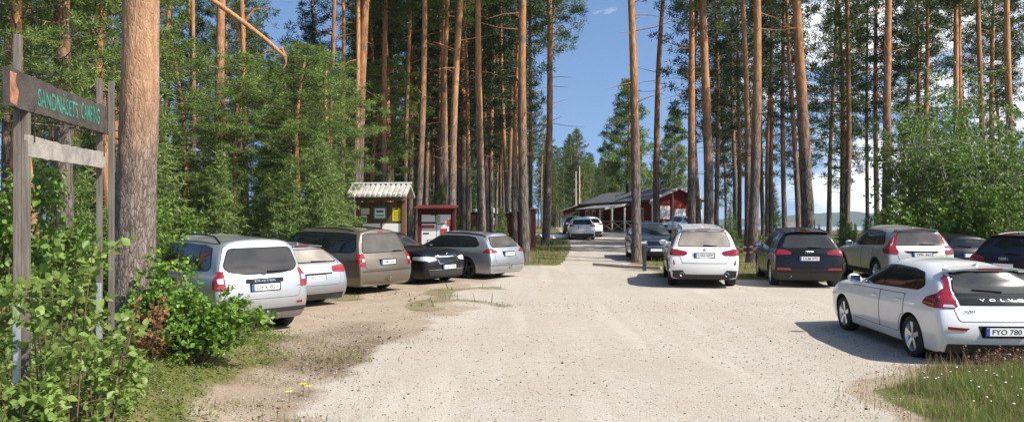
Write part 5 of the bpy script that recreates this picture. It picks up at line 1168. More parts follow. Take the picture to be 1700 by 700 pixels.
def crown_spruce(seed, H, z0, rmax, nb, n=9, ln=.24, wd=.05, step=.30, droop=.35):
    rng = np.random.default_rng(seed); cen = []; ps = []; rs = []
    for i in range(nb):
        f = (i + .5) / nb; z = z0 + (H - z0) * f; L = rmax * (1 - f) ** .85 * rng.uniform(.75, 1.15) + .08; a = i * 2.4 + rng.uniform(-.4, .4)
        d = np.array([math.cos(a), math.sin(a), -droop * (1 - f) + .35 * f + rng.uniform(-.1, .1)]); p0 = np.array([0, 0, z]); side = np.array([-d[1], d[0], 0])
        ps.append([p0, p0 + d * L * .6, p0 + d * L + [0, 0, .12 * L]]); rs.append([.02, .012, .004])
        for j in range(max(2, int(L / step * 2))):
            t = rng.uniform(.12, 1); w = .30 * L * (1 - t) + .06; q = p0 + d * L * t + side * rng.uniform(-w, w) + [0, 0, .12 * L * t * t - abs(rng.normal()) * .05]; cen.append(q)
    cen.append([0, 0, H]); v, f, var = tuft(rng, np.array(cen), .13, n, ln, wd, .05, .45)
    return v, f, var, ps, rs
PROTO = {}
def proto(key, trunk, crown, bark, leaf):
    """trunk and crown meshes of one kind of tree, shared by its copies"""
    v, f = trunk; t = mesh_np(key + '_trunk', v, f, BK[bark], smooth=True, link=False).data
    cv, cf, var, ps, rs = crown; bv, bf = tubes_np(ps, rs, 4)
    o = mesh_np(key + '_crown', np.concatenate([cv, bv]), [cf, bf + len(cv)], None, var=np.concatenate([var, np.zeros(len(bv))]), mats=[LM[leaf], BK['grey']], mi=np.concatenate([np.zeros(len(cf)), np.ones(len(bf))]), link=False)
    PROTO[key] = (t, o.data)
for k in range(3):
    tv, tf, ax = trunk_mesh(20 + k, 21, .19, .45, stubs=18, rough=.045); PROTO['tall%d' % k] = None
    proto('tall%d' % k, (tv, tf), crown_pine(30 + k, 21.6, 13.2 - k * .6, 2.5, 62, ax, 9, 30, .23, .045, .30), 'tall', 'pine')
    tv, tf, ax = trunk_mesh(40 + k, 19, .17, .5, stubs=16)
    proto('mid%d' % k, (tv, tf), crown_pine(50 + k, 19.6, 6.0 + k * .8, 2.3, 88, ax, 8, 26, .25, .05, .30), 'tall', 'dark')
    tv, tf, ax = trunk_mesh(60 + k, 17, .15, .5, stubs=20)
    proto('low%d' % k, (tv, tf), crown_pine(70 + k, 17.5, 2.6 + k, 2.4, 110, ax, 8, 24, .27, .055, .32, 'cone'), 'tall', 'pine')
for k in range(2):
    tv, tf, ax = trunk_mesh(80 + k, 15, .15, 0, stubs=0)
    proto('spruce%d' % k, (tv, tf), crown_spruce(82 + k, 15.5, .6, 2.3, 190, 10, .30, .06, .34), 'grey', 'spruce')
    tv, tf, ax = trunk_mesh(90 + k, 4.2, .05, 0, stubs=0, segs=6, n=6)
    proto('young%d' % k, (tv, tf), crown_spruce(92 + k, 4.5, .1, 1.15, 95, 12, .17, .028, .17, .05), 'grey', 'young')
tv, tf, ax = trunk_mesh(95, 12, .17, .8, stubs=10)
proto('bushy', (tv, tf), crown_pine(96, 12.4, 4.6, 2.9, 95, ax, 11, 52, .16, .028, .22), 'orange', 'pine_near')
tv, tf, ax = trunk_mesh(97, 21, .19, .4, stubs=16, rough=.045)
proto('bare', (tv, tf), crown_pine(98, 21.5, 15.5, 2.3, 50, ax, 9, 30, .23, .045, .30), 'tall', 'pine')
tv, tf, ax = trunk_mesh(99, 18, .2, .3)
proto('layered', (tv, tf), crown_pine(100, 18.6, 3.0, 4.2, 120, ax, 14, 34, .34, .085, .42, 'cone', -.0), 'tall', 'pine_near')
def tree(name, key, x, y, s=1, dia=None, rz=None, lean=(0, 0), label=None, group=None, cat='tree', zs=1, cs=1, z=None):
    root = empty(name, (x, y, (ground_z(x, y) if z is None else z) - .03)); root.rotation_euler = (lean[1], lean[0], 0)
    tag(root, label, cat, group)
    t, c = PROTO[key]; rz = RNG.uniform(0, 6.28) if rz is None else rz
    H0 = {'t': .19, 'm': .17, 'l': .15}.get(key[0], .19)
    a = bpy.data.objects.new('trunk', t); COL.objects.link(a); a.parent = root; k = s if dia is None else dia / 2 / {'tall': .19, 'mid': .17, 'low': .15, 'bare': .19, 'bushy': .17}.get(key.rstrip('012'), .19) * 1.08
    a.scale = (k, k, s * zs); a.rotation_euler = (0, 0, rz)
    b = bpy.data.objects.new('crown', c); COL.objects.link(b); b.parent = root; b.scale = (s * cs, s * cs, s * zs); b.rotation_euler = (0, 0, rz)
    return root
def lean_for(pb, pt, D):
    """tilt so that a trunk based at pixel column pb leaves the top of the photo at pt"""
    zt = CH + HY / F * D; return (math.atan2((pt - pb) / F * D, zt - ground_z(0, D)), 0)
# ------------------------------------------------------------ the trees that can be told apart
GP_ = 'tall pine trunks around the parking ground'
def pine(pb, pt, D, w, key, label, s=1.0, z=None, **k):
    """pb/pt: pixel columns of the trunk at its base and at the top edge of the photo, w: its width in photo pixels"""
    x = (pb - 850) / F * D
    return tree('pine_tree', key, x, D, s, dia=w / F * D, lean=lean_for(pb, pt, D), label=label, group=GP_, z=z, **k)
SPEC = [
 (872, 868, 32.9, 15, 'bare', 'sunlit orange pine standing in front of the red shed, beside the light silver estate'),
 (1057, 1043, 32.9, 15, 'bare', 'pine with flared grey base at the road edge, partly covering the dark slate car'),
 (905, 922, 47, 12, 'tall1', 'dark leaning pine with a spreading crown left of the road, past the red shed'),
 (1090, 1098, 50, 11, 'bare', 'slender pine with dead side twigs before the red gable'),
 (1149, 1141, 44, 13, 'tall0', 'sunlit pine left of the dark trunk behind the white off-roader'),
 (1161, 1153, 46, 13, 'mid0', 'dark shaded pine in the middle of the clump behind the white off-roader'),
 (1177, 1179, 42, 16, 'tall2', 'thickest pine of the clump directly behind the white off-roader'),
 (1189, 1185, 52, 8, 'mid1', 'thin reddish pine at the right of the clump behind the white off-roader'),
 (1241, 1236, 40, 10, 'tall0', 'slim pine close on the left of the thick barrier-tape pine'),
 (1248, 1259, 32.3, 16, 'bare', 'thick pine carrying the barrier tape between the white and black off-roaders'),
 (1304, 1297, 46, 8, 'tall2', 'thin dark pine above the roof of the black off-roader, farthest left'),
 (1327, 1316, 44, 9, 'mid1', 'thin dark pine just left of the thick lit pine above the black off-roader'),
 (1343, 1337, 36, 20, 'tall1', 'thick two-toned pine rising behind the roof of the black off-roader'),
 (1399, 1388, 50, 9, 'low1', 'shaggy pine standing alone against the far lake shore'),
 (1473, 1467, 36, 14, 'tall0', 'dark pine behind the left half of the beige silver crossover'),
 (1440, 1443, 60, 6, 'mid2', 'thin pine at the lake side between two thicker ones'),
 (1268, 1262, 66, 7, 'low2', 'reddish thin pine behind the barrier-tape pine on the lake side'),
 (1592, 1578, 42, 10, 'tall2', 'left one of the twin pines above the broadleaf thicket'),
 (1604, 1595, 43, 10, 'tall1', 'right one of the twin pines above the broadleaf thicket'),
 (1640, 1627, 40, 10, 'tall0', 'dark straight pine right of the twin pines'),
 (1652, 1644, 46, 9, 'mid0', 'shaded pine close behind the dark straight one right of the twins'),
 (1689, 1675, 36, 12, 'tall2', 'last thick pine before the right edge of the photo'),
 (1535, 1528, 52, 6, 'mid1', 'slim pine rising from the broadleaf thicket left of the twins'),
 (1502, 1498, 58, 7, 'low0', 'bushy pine behind the left end of the broadleaf thicket'),
 (750, 757, 36, 13, 'tall0', 'bright orange pine rising just right of the red notice board'),
 (777, 775, 44, 8, 'mid0', 'dark thin pine right of the bright orange one'),
 (801, 800, 37, 13, 'tall2', 'bright pine behind the middle of the light silver estate'),
 (844, 835, 52, 7, 'tall1', 'thin leaning pine behind the red shed'),
 (855, 858, 43, 9, 'mid1', 'dark pine close behind the sunlit one at the red shed'),
 (881, 877, 48, 7, 'tall0', 'slim bright pine right behind the red shed'),
 (690, 703, 36, 12, 'tall1', 'pine between the brown and the red notice boards'),
 (671, 676, 42, 8, 'tall0', 'thin reddish pine over the right end of the ribbed board roof'),
 (593, 611, 34.5, 17, 'bare', 'stout leaning orange pine behind the brown people carrier'),
 (586, 594, 34, 9, 'tall2', 'slim pine tucked behind the stout leaning one'),
 (566, 567, 36, 8, 'tall1', 'straight thin orange pine left of the stout leaning one'),
 (541, 553, 33, 8, 'tall0', 'thin orange pine behind the roof of the grey silver estate'),
 (409, 405, 31, 9, 'tall1', 'orange pine in the young thicket behind the silver off-roader'),
 (363, 369, 25, 16, 'bare', 'thick pine half buried in foliage behind the silver off-roader'),
 (320, 318, 30, 8, 'tall2', 'grey straight pine left of the silver off-roader'),
 (270, 277, 26, 11, 'tall0', 'orange pine immediately right of the big foreground trunk'),
 (108, 113, 17, 27, 'bare', 'broad grey pine standing behind the entrance sign'),
 (150, 171, 21, 12, 'tall1', 'orange pine seen through the right post of the entrance sign'),
 (90, 95, 24, 10, 'tall2', 'slim pine far left between the sign posts'),
 (8, 14, 20, 12, 'tall0', 'pine at the very left edge of the photo'),
 (134, 128, 30, 10, 'mid1', 'darker pine behind the blank plank of the entrance sign'),
 (706, 709, 60, 7, 'tall2', 'distant pine standing above the red notice board'),
 (912, 911, 58, 6, 'tall0', 'thin sunlit pine hugging the dark leaning one left of the road'),
]
for pb, pt, D, w, key, lab in SPEC: pine(pb, pt, D, w, key, lab)
# big foreground pine, finely furrowed
rb = P(217, 560, 11.0); Ht = 15
zs = np.concatenate([np.linspace(-.4, 8, 150), np.linspace(8.4, Ht, 20)]); n = 72; t = np.arange(n) * 2 * math.pi / n
rr_ = .265 * (1 - .42 * np.clip(zs / Ht, 0, 1)) * (1 + .16 * np.exp(-np.clip(zs, 0, 9) * 1.6)); vs = []
for i, z in enumerate(zs):
    for a in t:
        q = Vector((math.cos(a) * 2.6, math.sin(a) * 2.6, z * 1.1)); low = 1 - sstep(2.2, 4.2, z)
        d = abs(noise.noise(q * 1.5)) * .030 * low + noise.noise(q * 3.3) * .008 + noise.noise(Vector((math.cos(a), math.sin(a), z * .5))) * .012
        r_ = rr_[i] + d; vs.append((r_ * math.cos(a) + .03 * math.sin(z * .5), r_ * math.sin(a), z))
q = np.arange(len(zs) * n).reshape(-1, n); f = np.stack([q[:-1], np.roll(q, -1, 1)[:-1], np.roll(q, -1, 1)[1:], q[1:]], -1).reshape(-1, 4)
big = empty('pine_tree', (rb.x, 11.0, rb.z + .0)); big.rotation_euler = (0, math.atan2((232 - 217) / F * 11, 4.7), 0)
tag(big, 'massive foreground pine beside the entrance sign, bark grey below and orange above', 'tree', GP_)
mesh_np('trunk', vs, f, BK['near'], big, smooth=True)
cv, cf, cvar, ps, rs = crown_pine(7, 19, 9.5, 3.2, 60, lambda z: (0, 0), 10, 36, .2, .035, .3); bv, bf = tubes_np(ps, rs)
mesh_np('crown', np.concatenate([cv, bv]), [cf, bf + len(cv)], None, big, var=np.concatenate([cvar, np.zeros(len(bv))]), mats=[LM['pine'], BK['orange']], mi=np.concatenate([np.zeros(len(cf)), np.ones(len(bf))]))
# low bushy pine crowns over the left row, and the snapped bough
for px, D, s, py, lab in ((505, 25, .60, 0, 'bright bushy pine whose crown hangs over the silver off-roader and its neighbour'), (560, 29, .64, 0, 'second bushy pine crowding the stout leaning trunk'), (400, 26.5, .60, 0, 'bushy pine above the middle of the young thicket'), (300, 24, .60, 0, 'bushy pine right behind the big foreground trunk'), (470, 33, .72, 0, 'taller bushy pine farther back over the left row'), (60, 15.5, .85, 0, 'bushy pine hanging over the entrance sign'), (190, 19, .9, 0, 'bushy pine behind the right post of the entrance sign'), (620, 41, .8, 0, 'bushy pine behind the ribbed board roof'), (10, 22, 1.05, 0, 'bushy pine filling the left edge above the sign')):
    x = (px - 850) / F * D; tree('pine_tree', 'bushy', x, D, s, cs=1.35 if px > 250 else 1, label=lab, group='bushy low-crowned pines left of the row of cars')
a, b = P(345, -5, 15.5), P(474, 95, 15.2); c_ = P(405, 38, 15.35)
m = MB(); m.tube([P(150, -120, 15.8), a, c_, P(440, 65, 15.2), b], [.06, .055, .048, .042, .038], 10)
m.tube([b, b + Vector((-.06, 0, .16)), b + Vector((-.35, 0, .12)), b + Vector((-.55, .05, -.0))], [.034, .026, .016, .006], 8); m.tube([b, b + Vector((.0, 0, -.14)), b + Vector((-.04, 0, -.22))], [.034, .022, .008], 8)
m.tube([c_, c_ + Vector((.2, 0, .25)), c_ + Vector((.55, 0, .3))], [.03, .018, .005], 6); m.tube([a.lerp(c_, .5), a.lerp(c_, .5) + Vector((.25, 0, -.35)), a.lerp(c_, .5) + Vector((.3, 0, -.8))], [.025, .016, .005], 6)
o = m.build('snapped_bough', BK['orange'], big, True); o.matrix_parent_inverse = big.matrix_basis.inverted()
# the layered pine behind the lodge
tree('pine_tree', 'layered', (1040 - 850) / F * 98, 98, .98, label='broad layered pine towering behind the red lodge', group='pines beyond the lodge', cs=1.05)
tree('pine_tree', 'layered', (1118 - 850) / F * 118, 118, .95, label='paler layered pine behind the lodge, seen right of the slender twiggy pine', group='pines beyond the lodge', cs=.9)
tree('pine_tree', 'low0', (1205 - 850) / F * 70, 70, .92, label='drooping pine on the lake side right of the lodge gable', group='pines on the lake side')
tree('spruce_tree', 'young0', (1284 - 850) / F * 82, 82, .95, label='small dark spruce standing on the lake shore', cat='tree', zs=1.15)
tree('young_pine', 'young1', (1212 - 850) / F * 36, 36, .52, label='little bright green pine behind the white off-roader', cat='tree')
tree('young_pine', 'young0', (731 - 850) / F * 36, 36.5, .55, label='sapling pine sticking up behind the red notice board', cat='tree', z=ground_z(0, 36) + .9)
# ------------------------------------------------------------ the forest behind, tree by tree
occupied = [((pb - 850) / F * D, D) for pb, pt, D, w, k, l in SPEC]
def free(x, y, d):
    return all((x - a) ** 2 + (y - b) ** 2 > d * d for a, b in occupied)
rg = random.Random(5)
def forest(n, px0, px1, D0, D1, keys, label, group, name='pine_tree', s0=.85, s1=1.12, dmin=2.0, zs=(1, 1), cond=None, pw=1.0):
    c = 0; tries = 0
    while c < n and tries < n * 30:
        tries += 1; D = D0 + (D1 - D0) * rg.random() ** pw; px = rg.uniform(px0, px1); x = (px - 850) / F * D
        if not free(x, D, dmin) or (cond and not cond(x, D)): continue
        occupied.append((x, D)); c += 1
        tree(name, rg.choice(keys), x, D, rg.uniform(s0, s1), lean=(rg.uniform(-.03, .03), 0), label=label, group=group, zs=rg.uniform(*zs), z=None)
def notroad(x, y): l, r = road_half(y); return x < l - 2.5 or x > r + 2.5
lodge = lambda x, y: not (8 < x < 24 and 66 < y < 102)
forest(40, 590, 870, 38, 75, ['tall0', 'tall1', 'tall2', 'mid0', 'mid1'], 'tall straight pine in the deep forest behind the notice boards', 'pines of the forest behind the notice boards', cond=notroad)
forest(30, -30, 600, 38, 75, ['tall0', 'tall1', 'tall2', 'mid0'], 'straight pine in the forest between the entrance sign and the left row of cars', 'pines of the forest on the left', s0=.55, s1=.85)
forest(20, 590, 900, 60, 120, ['mid0', 'mid1', 'mid2', 'low0', 'low2'], 'distant pine with a full crown behind the red shed and the boards', 'pines at the back of the forest behind the boards', cond=notroad)
forest(20, -30, 600, 60, 110, ['mid0', 'mid1', 'mid2', 'low0', 'low2'], 'distant full-crowned pine in the back of the left forest', 'pines at the back of the left forest', s0=.6, s1=.85)
forest(22, 560, 905, 55, 110, ['spruce0', 'spruce1'], 'dark conical spruce filling the gaps behind the notice boards', 'spruces of the left forest', 'spruce_tree', cond=notroad)
forest(16, -20, 560, 40, 62, ['spruce0', 'spruce1', 'low1'], 'dark evergreen filling the gaps far behind the entrance sign', 'evergreens behind the sign', 'evergreen_tree', s0=.5, s1=.8)
forest(48, 905, 1110, 140, 230, ['mid0', 'mid2', 'low0', 'low1', 'spruce0'], 'small far pine of the treeline beyond the lodge', 'far treeline beyond the lodge', s0=.62, s1=.88, cond=lodge)
forest(16, 925, 1135, 106, 140, ['low0', 'low1', 'low2', 'bushy'], 'green full-crowned pine standing behind the lodge roof', 'green pines behind the lodge', s0=.58, s1=.82, dmin=3, cond=lodge)
forest(10, 890, 968, 88, 125, ['mid0', 'tall1', 'low1'], 'middle-distance pine left of the lodge where the road ends', 'pines where the road ends', s0=.5, s1=.68, cond=lambda x, y: lodge(x, y) and x > 2.5)
forest(6, 1180, 1330, 56, 78, ['tall0', 'mid1', 'low2', 'tall2'], 'open-crowned pine on the bank in front of the lake', 'pines on the bank before the lake', cond=lodge)
forest(10, 1360, 1720, 46, 78, ['mid0', 'tall0', 'tall1', 'tall2', 'mid2'], 'pine on the lake side behind the broadleaf thicket', 'pines behind the broadleaf thicket', dmin=2.5)
# young evergreens in front of the forest on the left
def clearcars(x, y): return y > 21.5 + max(0, x + 8) * .9 and y < 40
forest(30, 255, 570, 20, 31, ['young0', 'young1'], 'young green conifer in the thicket behind the left row of cars', 'young conifers behind the left row', 'young_conifer', .62, 1.05, .75, cond=lambda x, y: y > 20.5 + max(0, x + 9.5) * .95)
forest(12, 20, 260, 15.5, 27, ['young0', 'young1'], 'young conifer between the entrance sign and the big trunk', 'young conifers behind the sign', 'young_conifer', .5, .9, .8)
forest(12, 520, 860, 36, 50, ['young0', 'young1'], 'knee to head high conifer on the forest floor near the sheds', 'small conifers near the sheds', 'young_conifer', .3, .6, 1.0)
forest(5, 1195, 1460, 48, 70, ['young0', 'young1'], 'low conifer bush on the grassy bank before the lake', 'low conifers on the bank', 'young_conifer', .22, .45, 1.0)
forest(7, 1395, 1480, 30, 44, ['young0', 'young1'], 'dark low conifer behind the black off-roader and the beige silver crossover', 'low conifers behind the right row', 'young_conifer', .3, .5, .7)
# trees to the right of and behind the camera's view, throwing shade
for x, y in ((22, 34), (27, 41), (20, 40), (25, 30), (31, 36)): pass
# ------------------------------------------------------------ broadleaf plants
def leaves_at(rng, cen, n, rad, size, up=.5, elong=1.5, fold=.25):
    """n pointed leaves round each centre: two folded halves each"""
    C = np.repeat(np.asarray(cen), n, 0); m = len(C)
    rad = np.repeat(rad, n)[:, None] if np.ndim(rad) else rad
    d = rng.normal(size=(m, 3)); d /= np.linalg.norm(d, axis=1)[:, None]; b = C + d * rad * rng.uniform(.2, 1, (m, 1))
    ax = rng.normal(size=(m, 3)); ax[:, 2] -= .2; ax /= np.linalg.norm(ax, axis=1)[:, None]
    nn = rng.normal(size=(m, 3)) * .75; nn[:, 2] += up + .5; nn -= ax * (nn * ax).sum(1)[:, None]; nn /= np.linalg.norm(nn, axis=1)[:, None]; s = np.cross(ax, nn)
    S = size * rng.uniform(.4, 1.35, (m, 1)); w = S / elong * .5
    v = np.stack([b, b + ax * S * .42 + s * w + nn * w * fold, b + ax * S, b + ax * S * .42 - s * w + nn * w * fold, b + ax * S * .75 + s * w * .62 + nn * w * fold * .7, b + ax * S * .75 - s * w * .62 + nn * w * fold * .7], 1).reshape(-1, 3)
    k = np.arange(m)[:, None] * 6; q = np.concatenate([k + [[0, 1, 4, 2]], k + [[0, 2, 5, 3]]])
    var = np.repeat(np.clip(np.repeat(rng.uniform(0, .5, len(cen)), n) + rng.uniform(0, .5, m), 0, 1), 6)
    return v, q, var
def leafy(name, label, cat, loc, stems, leafm, stemm, cen, n, rad, size, seed, group=None, elong=1.5, foli='leaves', up=.5, hero=None):
    root = empty(name, loc); tag(root, label, cat, group); rng = np.random.default_rng(seed)
    v, q, var = leaves_at(rng, cen, n, rad, size, up, elong); mesh_np(foli, v, q, LM[leafm], root, var=var)
    bv, bf = tubes_np(*stems, 5); mesh_np('stems', bv, bf, stemm, root, smooth=True); return root
def bush_stems(rng, ns, H, spread, sub=6, r=.012, base=.1, shape=None, upr=.5):
    ps, rs, cen = [], [], []
    for i in range(ns):
        a = rng.uniform(0, 6.28); b = rng.uniform(0, base); p0 = np.array([math.cos(a) * b, math.sin(a) * b, -.05]); h = H * rng.uniform(.55, 1); o = spread * rng.uniform(.2, 1) ** .7
        tip = np.array([math.cos(a) * o * (shape[0] if shape else 1), math.sin(a) * o * (shape[1] if shape else 1), h * (1 - (.35 * (o / spread) ** 2 if shape else 0))]); mid = p0 + (tip - p0) * .5 + np.array([0, 0, .15 * h])
        ps.append([p0, mid, tip]); rs.append([r, r * .6, r * .25]); cen.append(tip)
        for j in range(sub):
            t = rng.uniform(.22, .98); q = (1 - t) ** 2 * p0 + 2 * t * (1 - t) * mid + t * t * tip; d = rng.normal(size=3); d[2] = abs(d[2]) * upr; L = rng.uniform(.12, .30) * H * (1.15 - t * .6)
            e = q + d / np.linalg.norm(d) * L; ps.append([q, (q + e) / 2 + [0, 0, .03 * L], e]); rs.append([r * .4, r * .3, r * .15])
            for u in (.35, .6, .8, 1.0): cen.append(q + (e - q) * u)
    return (ps, rs), np.array(cen)
M['twig'] = mat('brown_twig', (.12, .075, .045), .8); M['birchbark'] = mat('pale_bark', (.30, .27, .22), .8, var=.5, nscale=14)
def sized(cen, z): c = cen.copy(); c[:, 2] = np.maximum(c[:, 2], z); return c
# bush beside the big trunk
rng = np.random.default_rng(3); st, cen = bush_stems(rng, 40, 1.08, .98, 8, .012, .25, (1.0, .55)); b0 = GX(303, 9.7)
leafy('leafy_bush', 'dense bright green bush of small round leaves in front of the silver off-roader', 'bush', (b0.x, 9.9, b0.z - .02), st, 'bushleaf', M['twig'], sized(cen, .08), 5, .085, .062, 1, elong=1.15)
rng = np.random.default_rng(4); st, cen = bush_stems(rng, 12, 1.55, .42, 8, .012, .15, (1.0, .6)); b0 = GX(276, 10.3)
leafy('leafy_bush', 'sparse green bush standing right against the big foreground trunk', 'bush', (b0.x, 10.4, b0.z), st, 'bushleaf', M['twig'], sized(cen, .1), 4, .08, .065, 2, elong=1.2)
rng = np.random.default_rng(14); st, cen = bush_stems(rng, 6, .75, .28, 6, .008, .15); b0 = GX(252, 9.35)
leafy('withered_shrub', 'withered shrub with rusty brown leaves at the foot of the big trunk', 'bush', (b0.x, 9.35, b0.z), st, 'deadleaf', M['twig'], sized(cen, .05), 3, .07, .055, 3)
# saplings in the left corner
for k, (px, D, H, sp, ns, sz, n_, lab) in enumerate(((95, 6.2, 1.95, .34, 9, .08, 4, 'tallest broad-leaved sapling in front of the entrance sign, stem reddish'), (30, 5.9, .85, .34, 9, .075, 4, 'low broad-leaved sapling at the left sign post'), (160, 6.9, 1.1, .42, 9, .07, 4, 'middle broad-leaved sapling before the right sign post'), (200, 7.5, .55, .34, 8, .07, 3, 'short sapling at the foot of the big trunk, left of the bush'), (10, 7.9, 1.3, .5, 10, .075, 4, 'sapling behind the left sign post at the photo edge'), (120, 5.6, .55, .38, 9, .072, 4, 'lowest sapling in the bottom left corner, leaves pale green'))):
    rng = np.random.default_rng(200 + k); st, cen = bush_stems(rng, ns, H, sp, 6, .010, .12, None, .35); b0 = GX(px, D)
    leafy('sapling', lab, 'sapling', (b0.x, D, b0.z), st, 'sapling', M['twig'], sized(cen, .06), n_, .07, sz, 60 + k, 'saplings around the entrance sign', 1.45)
# broadleaf undergrowth behind the sign and thicket on the right
for k, (px, D, H, sp, lab) in enumerate(((60, 13.5, 2.2, 1.2, 'green shrub behind the posts of the entrance sign'), (-10, 12, 2.6, 1.1, 'shady shrub at the left photo edge behind the sign'), (275, 18.5, 2.3, .9, 'pale leafy shrub between the big trunk and the silver off-roader'), (545, 31, 2.6, 1.3, 'leafy shrub behind the brown people carrier'), (150, 15.5, 1.8, 1.0, 'low shrub behind the right sign post'))):
    rng = np.random.default_rng(300 + k); st, cen = bush_stems(rng, 18, H, sp, 8, .014, .3); b0 = GX(px, D)
    leafy('shrub', lab, 'shrub', (b0.x, D, b0.z), st, 'leaf', M['twig'], sized(cen, .1), 7, .16, .10, 80 + k, 'shrubs of the forest edge')
for k, (px, D, H, sp, lab) in enumerate(((1500, 33, 6.6, 1.15, 'leftmost tree of the broadleaf thicket, sunlit and thin'), (1550, 31, 6.9, 1.7, 'broadleaf tree behind the beige silver crossover'), (1600, 30, 5.8, 1.8, 'broadleaf tree above the low dark car'), (1655, 29, 5.0, 2.0, 'broadleaf tree above the plum off-roader'), (1700, 30, 5.6, 2.0, 'broadleaf tree at the right photo edge'), (1575, 35, 8.6, 1.5, 'tallest slender tree at the back of the thicket'), (1640, 34, 6.8, 1.9, 'second tall tree at the back of the thicket, right part'), (1530, 28.5, 2.6, 1.2, 'low dark shrub directly behind the beige silver crossover'), (1605, 28, 2.8, 1.5, 'low shrub behind the low dark car'), (1690, 27, 3.0, 1.6, 'low shrub behind the plum off-roader'))):
    rng = np.random.default_rng(400 + k); st, cen = bush_stems(rng, 12 if H > 4 else 20, H, sp, 15 if H > 4 else 9, .035 if H > 4 else .015, .5, None, .6); b0 = GX(px, D)
    leafy('broadleaf_tree' if H > 4 else 'shrub', lab, 'tree' if H > 4 else 'shrub', (b0.x, D, b0.z), st, 'leaf', M['birchbark'] if H > 4 else M['twig'], sized(cen, .25)[(np.arange(len(cen)) % 3 != 1)], 11 if H > 4 else 8, .25 if H > 4 else .2, .125, 90 + k, 'trees and shrubs of the broadleaf thicket')
# withered plants under the white hatchback's bumper
rng = np.random.default_rng(44); ps, rs, cen = [], [], []
for k in range(60):
    x = rng.uniform(6.1, 8.1); y = rng.uniform(10.35, 10.95); h = rng.uniform(.12, .34); ps.append([[x, y, 0], [x + rng.normal() * .03, y, h * .6], [x + rng.normal() * .08, y + rng.normal() * .04, h]]); rs.append([.004, .003, .002]); cen += [[x, y, h * u] for u in (.3, .55, .75, .95)]
r = leafy('withered_weeds', 'clump of withered red brown weeds under the rear bumper of the white hatchback', 'weeds', (0, 0, .02), (ps, rs), 'deadleaf', M['twig'], np.array(cen), 5, .05, .035, 45); r.children[0].data.materials[0] = leafmat('withered_leaves', (.06, .028, .02), (.24, .12, .075), .2, 6)
# ------------------------------------------------------------ ground cover
def blades(rng, pts, h, w, lean=.45, seg=1):
    m = len(pts); a = rng.uniform(0, 6.28, m); H = h * rng.uniform(.5, 1.3, m); s = np.stack([np.cos(a), np.sin(a), np.zeros(m)], 1) * (w * rng.uniform(.6, 1.3, m))[:, None] * .5
    b = rng.uniform(0, 6.28, m); l = np.stack([np.cos(b), np.sin(b), np.zeros(m)], 1) * (H * lean * rng.uniform(.2, 1.3, m))[:, None]; up = np.zeros((m, 3)); up[:, 2] = H
    v = np.stack([pts - s, pts + s, pts + l * .35 + up * .6 + s * .7, pts + l * .35 + up * .6 - s * .7, pts + l + up], 1).reshape(-1, 3); k = np.arange(m)[:, None] * 5
    return v, [k + [[0, 1, 2, 3]], k + [[3, 2, 4]]], np.repeat(rng.uniform(0, 1, m), 5)
def scatter(rng, n, x0, x1, y0, y1, dens, ymin=0):
    x = rng.uniform(x0, x1, n); y = rng.uniform(y0, y1, n); out = []
    for a, b in zip(x, y):
        if rng.random() < dens(a, b): out.append((a, b, ground_z(a, b) + .0))
    return np.array(out)
rng = np.random.default_rng(77)
def d_right(x, y): g, d = surf(x, y); e = road_half(y)[1]; return max(.35 * sstep(-1.1, 0, x - e), g) * (.12 * sstep(-1.2, -.2, x - e + nz(x, y, 2.1) * .6) + .88 * sstep(-.2, 1.4, x - e + nz(x, y, 1.3) * 1.0)) * (1 if y < 12.0 else 0) * (0 if 6.1 < x < 7.9 and y > 10.9 else 1)
pts = scatter(rng, 95000, 3.2, 9.0, 6.6, 12.2, d_right); hh = np.array([.035 + .17 * sstep(-.3, 2.0, p[0] - road_half(p[1])[1] + nz(p[0], p[1], 1) * .9) for p in pts])
v, f, var = blades(rng, pts, hh, .007, .6); o = mesh_np('verge_grass', v, f, LM['vergegrass'], var=var); tag(o, kind='stuff')
sel = pts[rng.random(len(pts)) < .10]; v, f, var = blades(rng, sel, .26, .006, .4); o = mesh_np('dry_grass_stalks', v, f, LM['drygrass'], var=var); tag(o, kind='stuff')
# small flower heads in the verge and the yellow flowers on the left
sel = pts[(rng.random(len(pts)) < .004) & (hh > .10)]
vs_, fs_ = [], []; m = MB()
for p in sel[:150]:
    c = Vector(p) + Vector((0, 0, rng.uniform(.12, .26))); r0 = rng.uniform(.008, .016); m.lathe([(0, 0), (r0, .004), (r0 * .6, .010), (0, .012)], c, 'Z', 6)
o = m.build('white_flower_heads', M['paper'], None, fix=False); tag(o, kind='stuff')
for k, (px, py) in enumerate(((503, 662), (512, 666), (480, 676))):
    D = 2 * F / (py - HY) + .25; p = GX(px, D); r = empty('yellow_flower', p); tag(r, ('left', 'right', 'lowest')[k] + ' of the three yellow flowers by the gravel edge', 'flower', 'yellow flowers at the gravel edge')
    MB().tube([(0, 0, 0), (.01, 0, .06), (.0, 0, .12)], .003, 5).build('stem', LM['grass'], r); m = MB()
    for j in range(6): a = j * 1.047; m.add([(0, 0, .12), (math.cos(a - .35) * .038, math.sin(a - .35) * .028, .13), (math.cos(a) * .058, math.sin(a) * .058, .128), (math.cos(a + .35) * .038, math.sin(a + .35) * .028, .13)], [(0, 1, 2, 3)])
    m.build('petals', M['yellow'], r, fix=False)
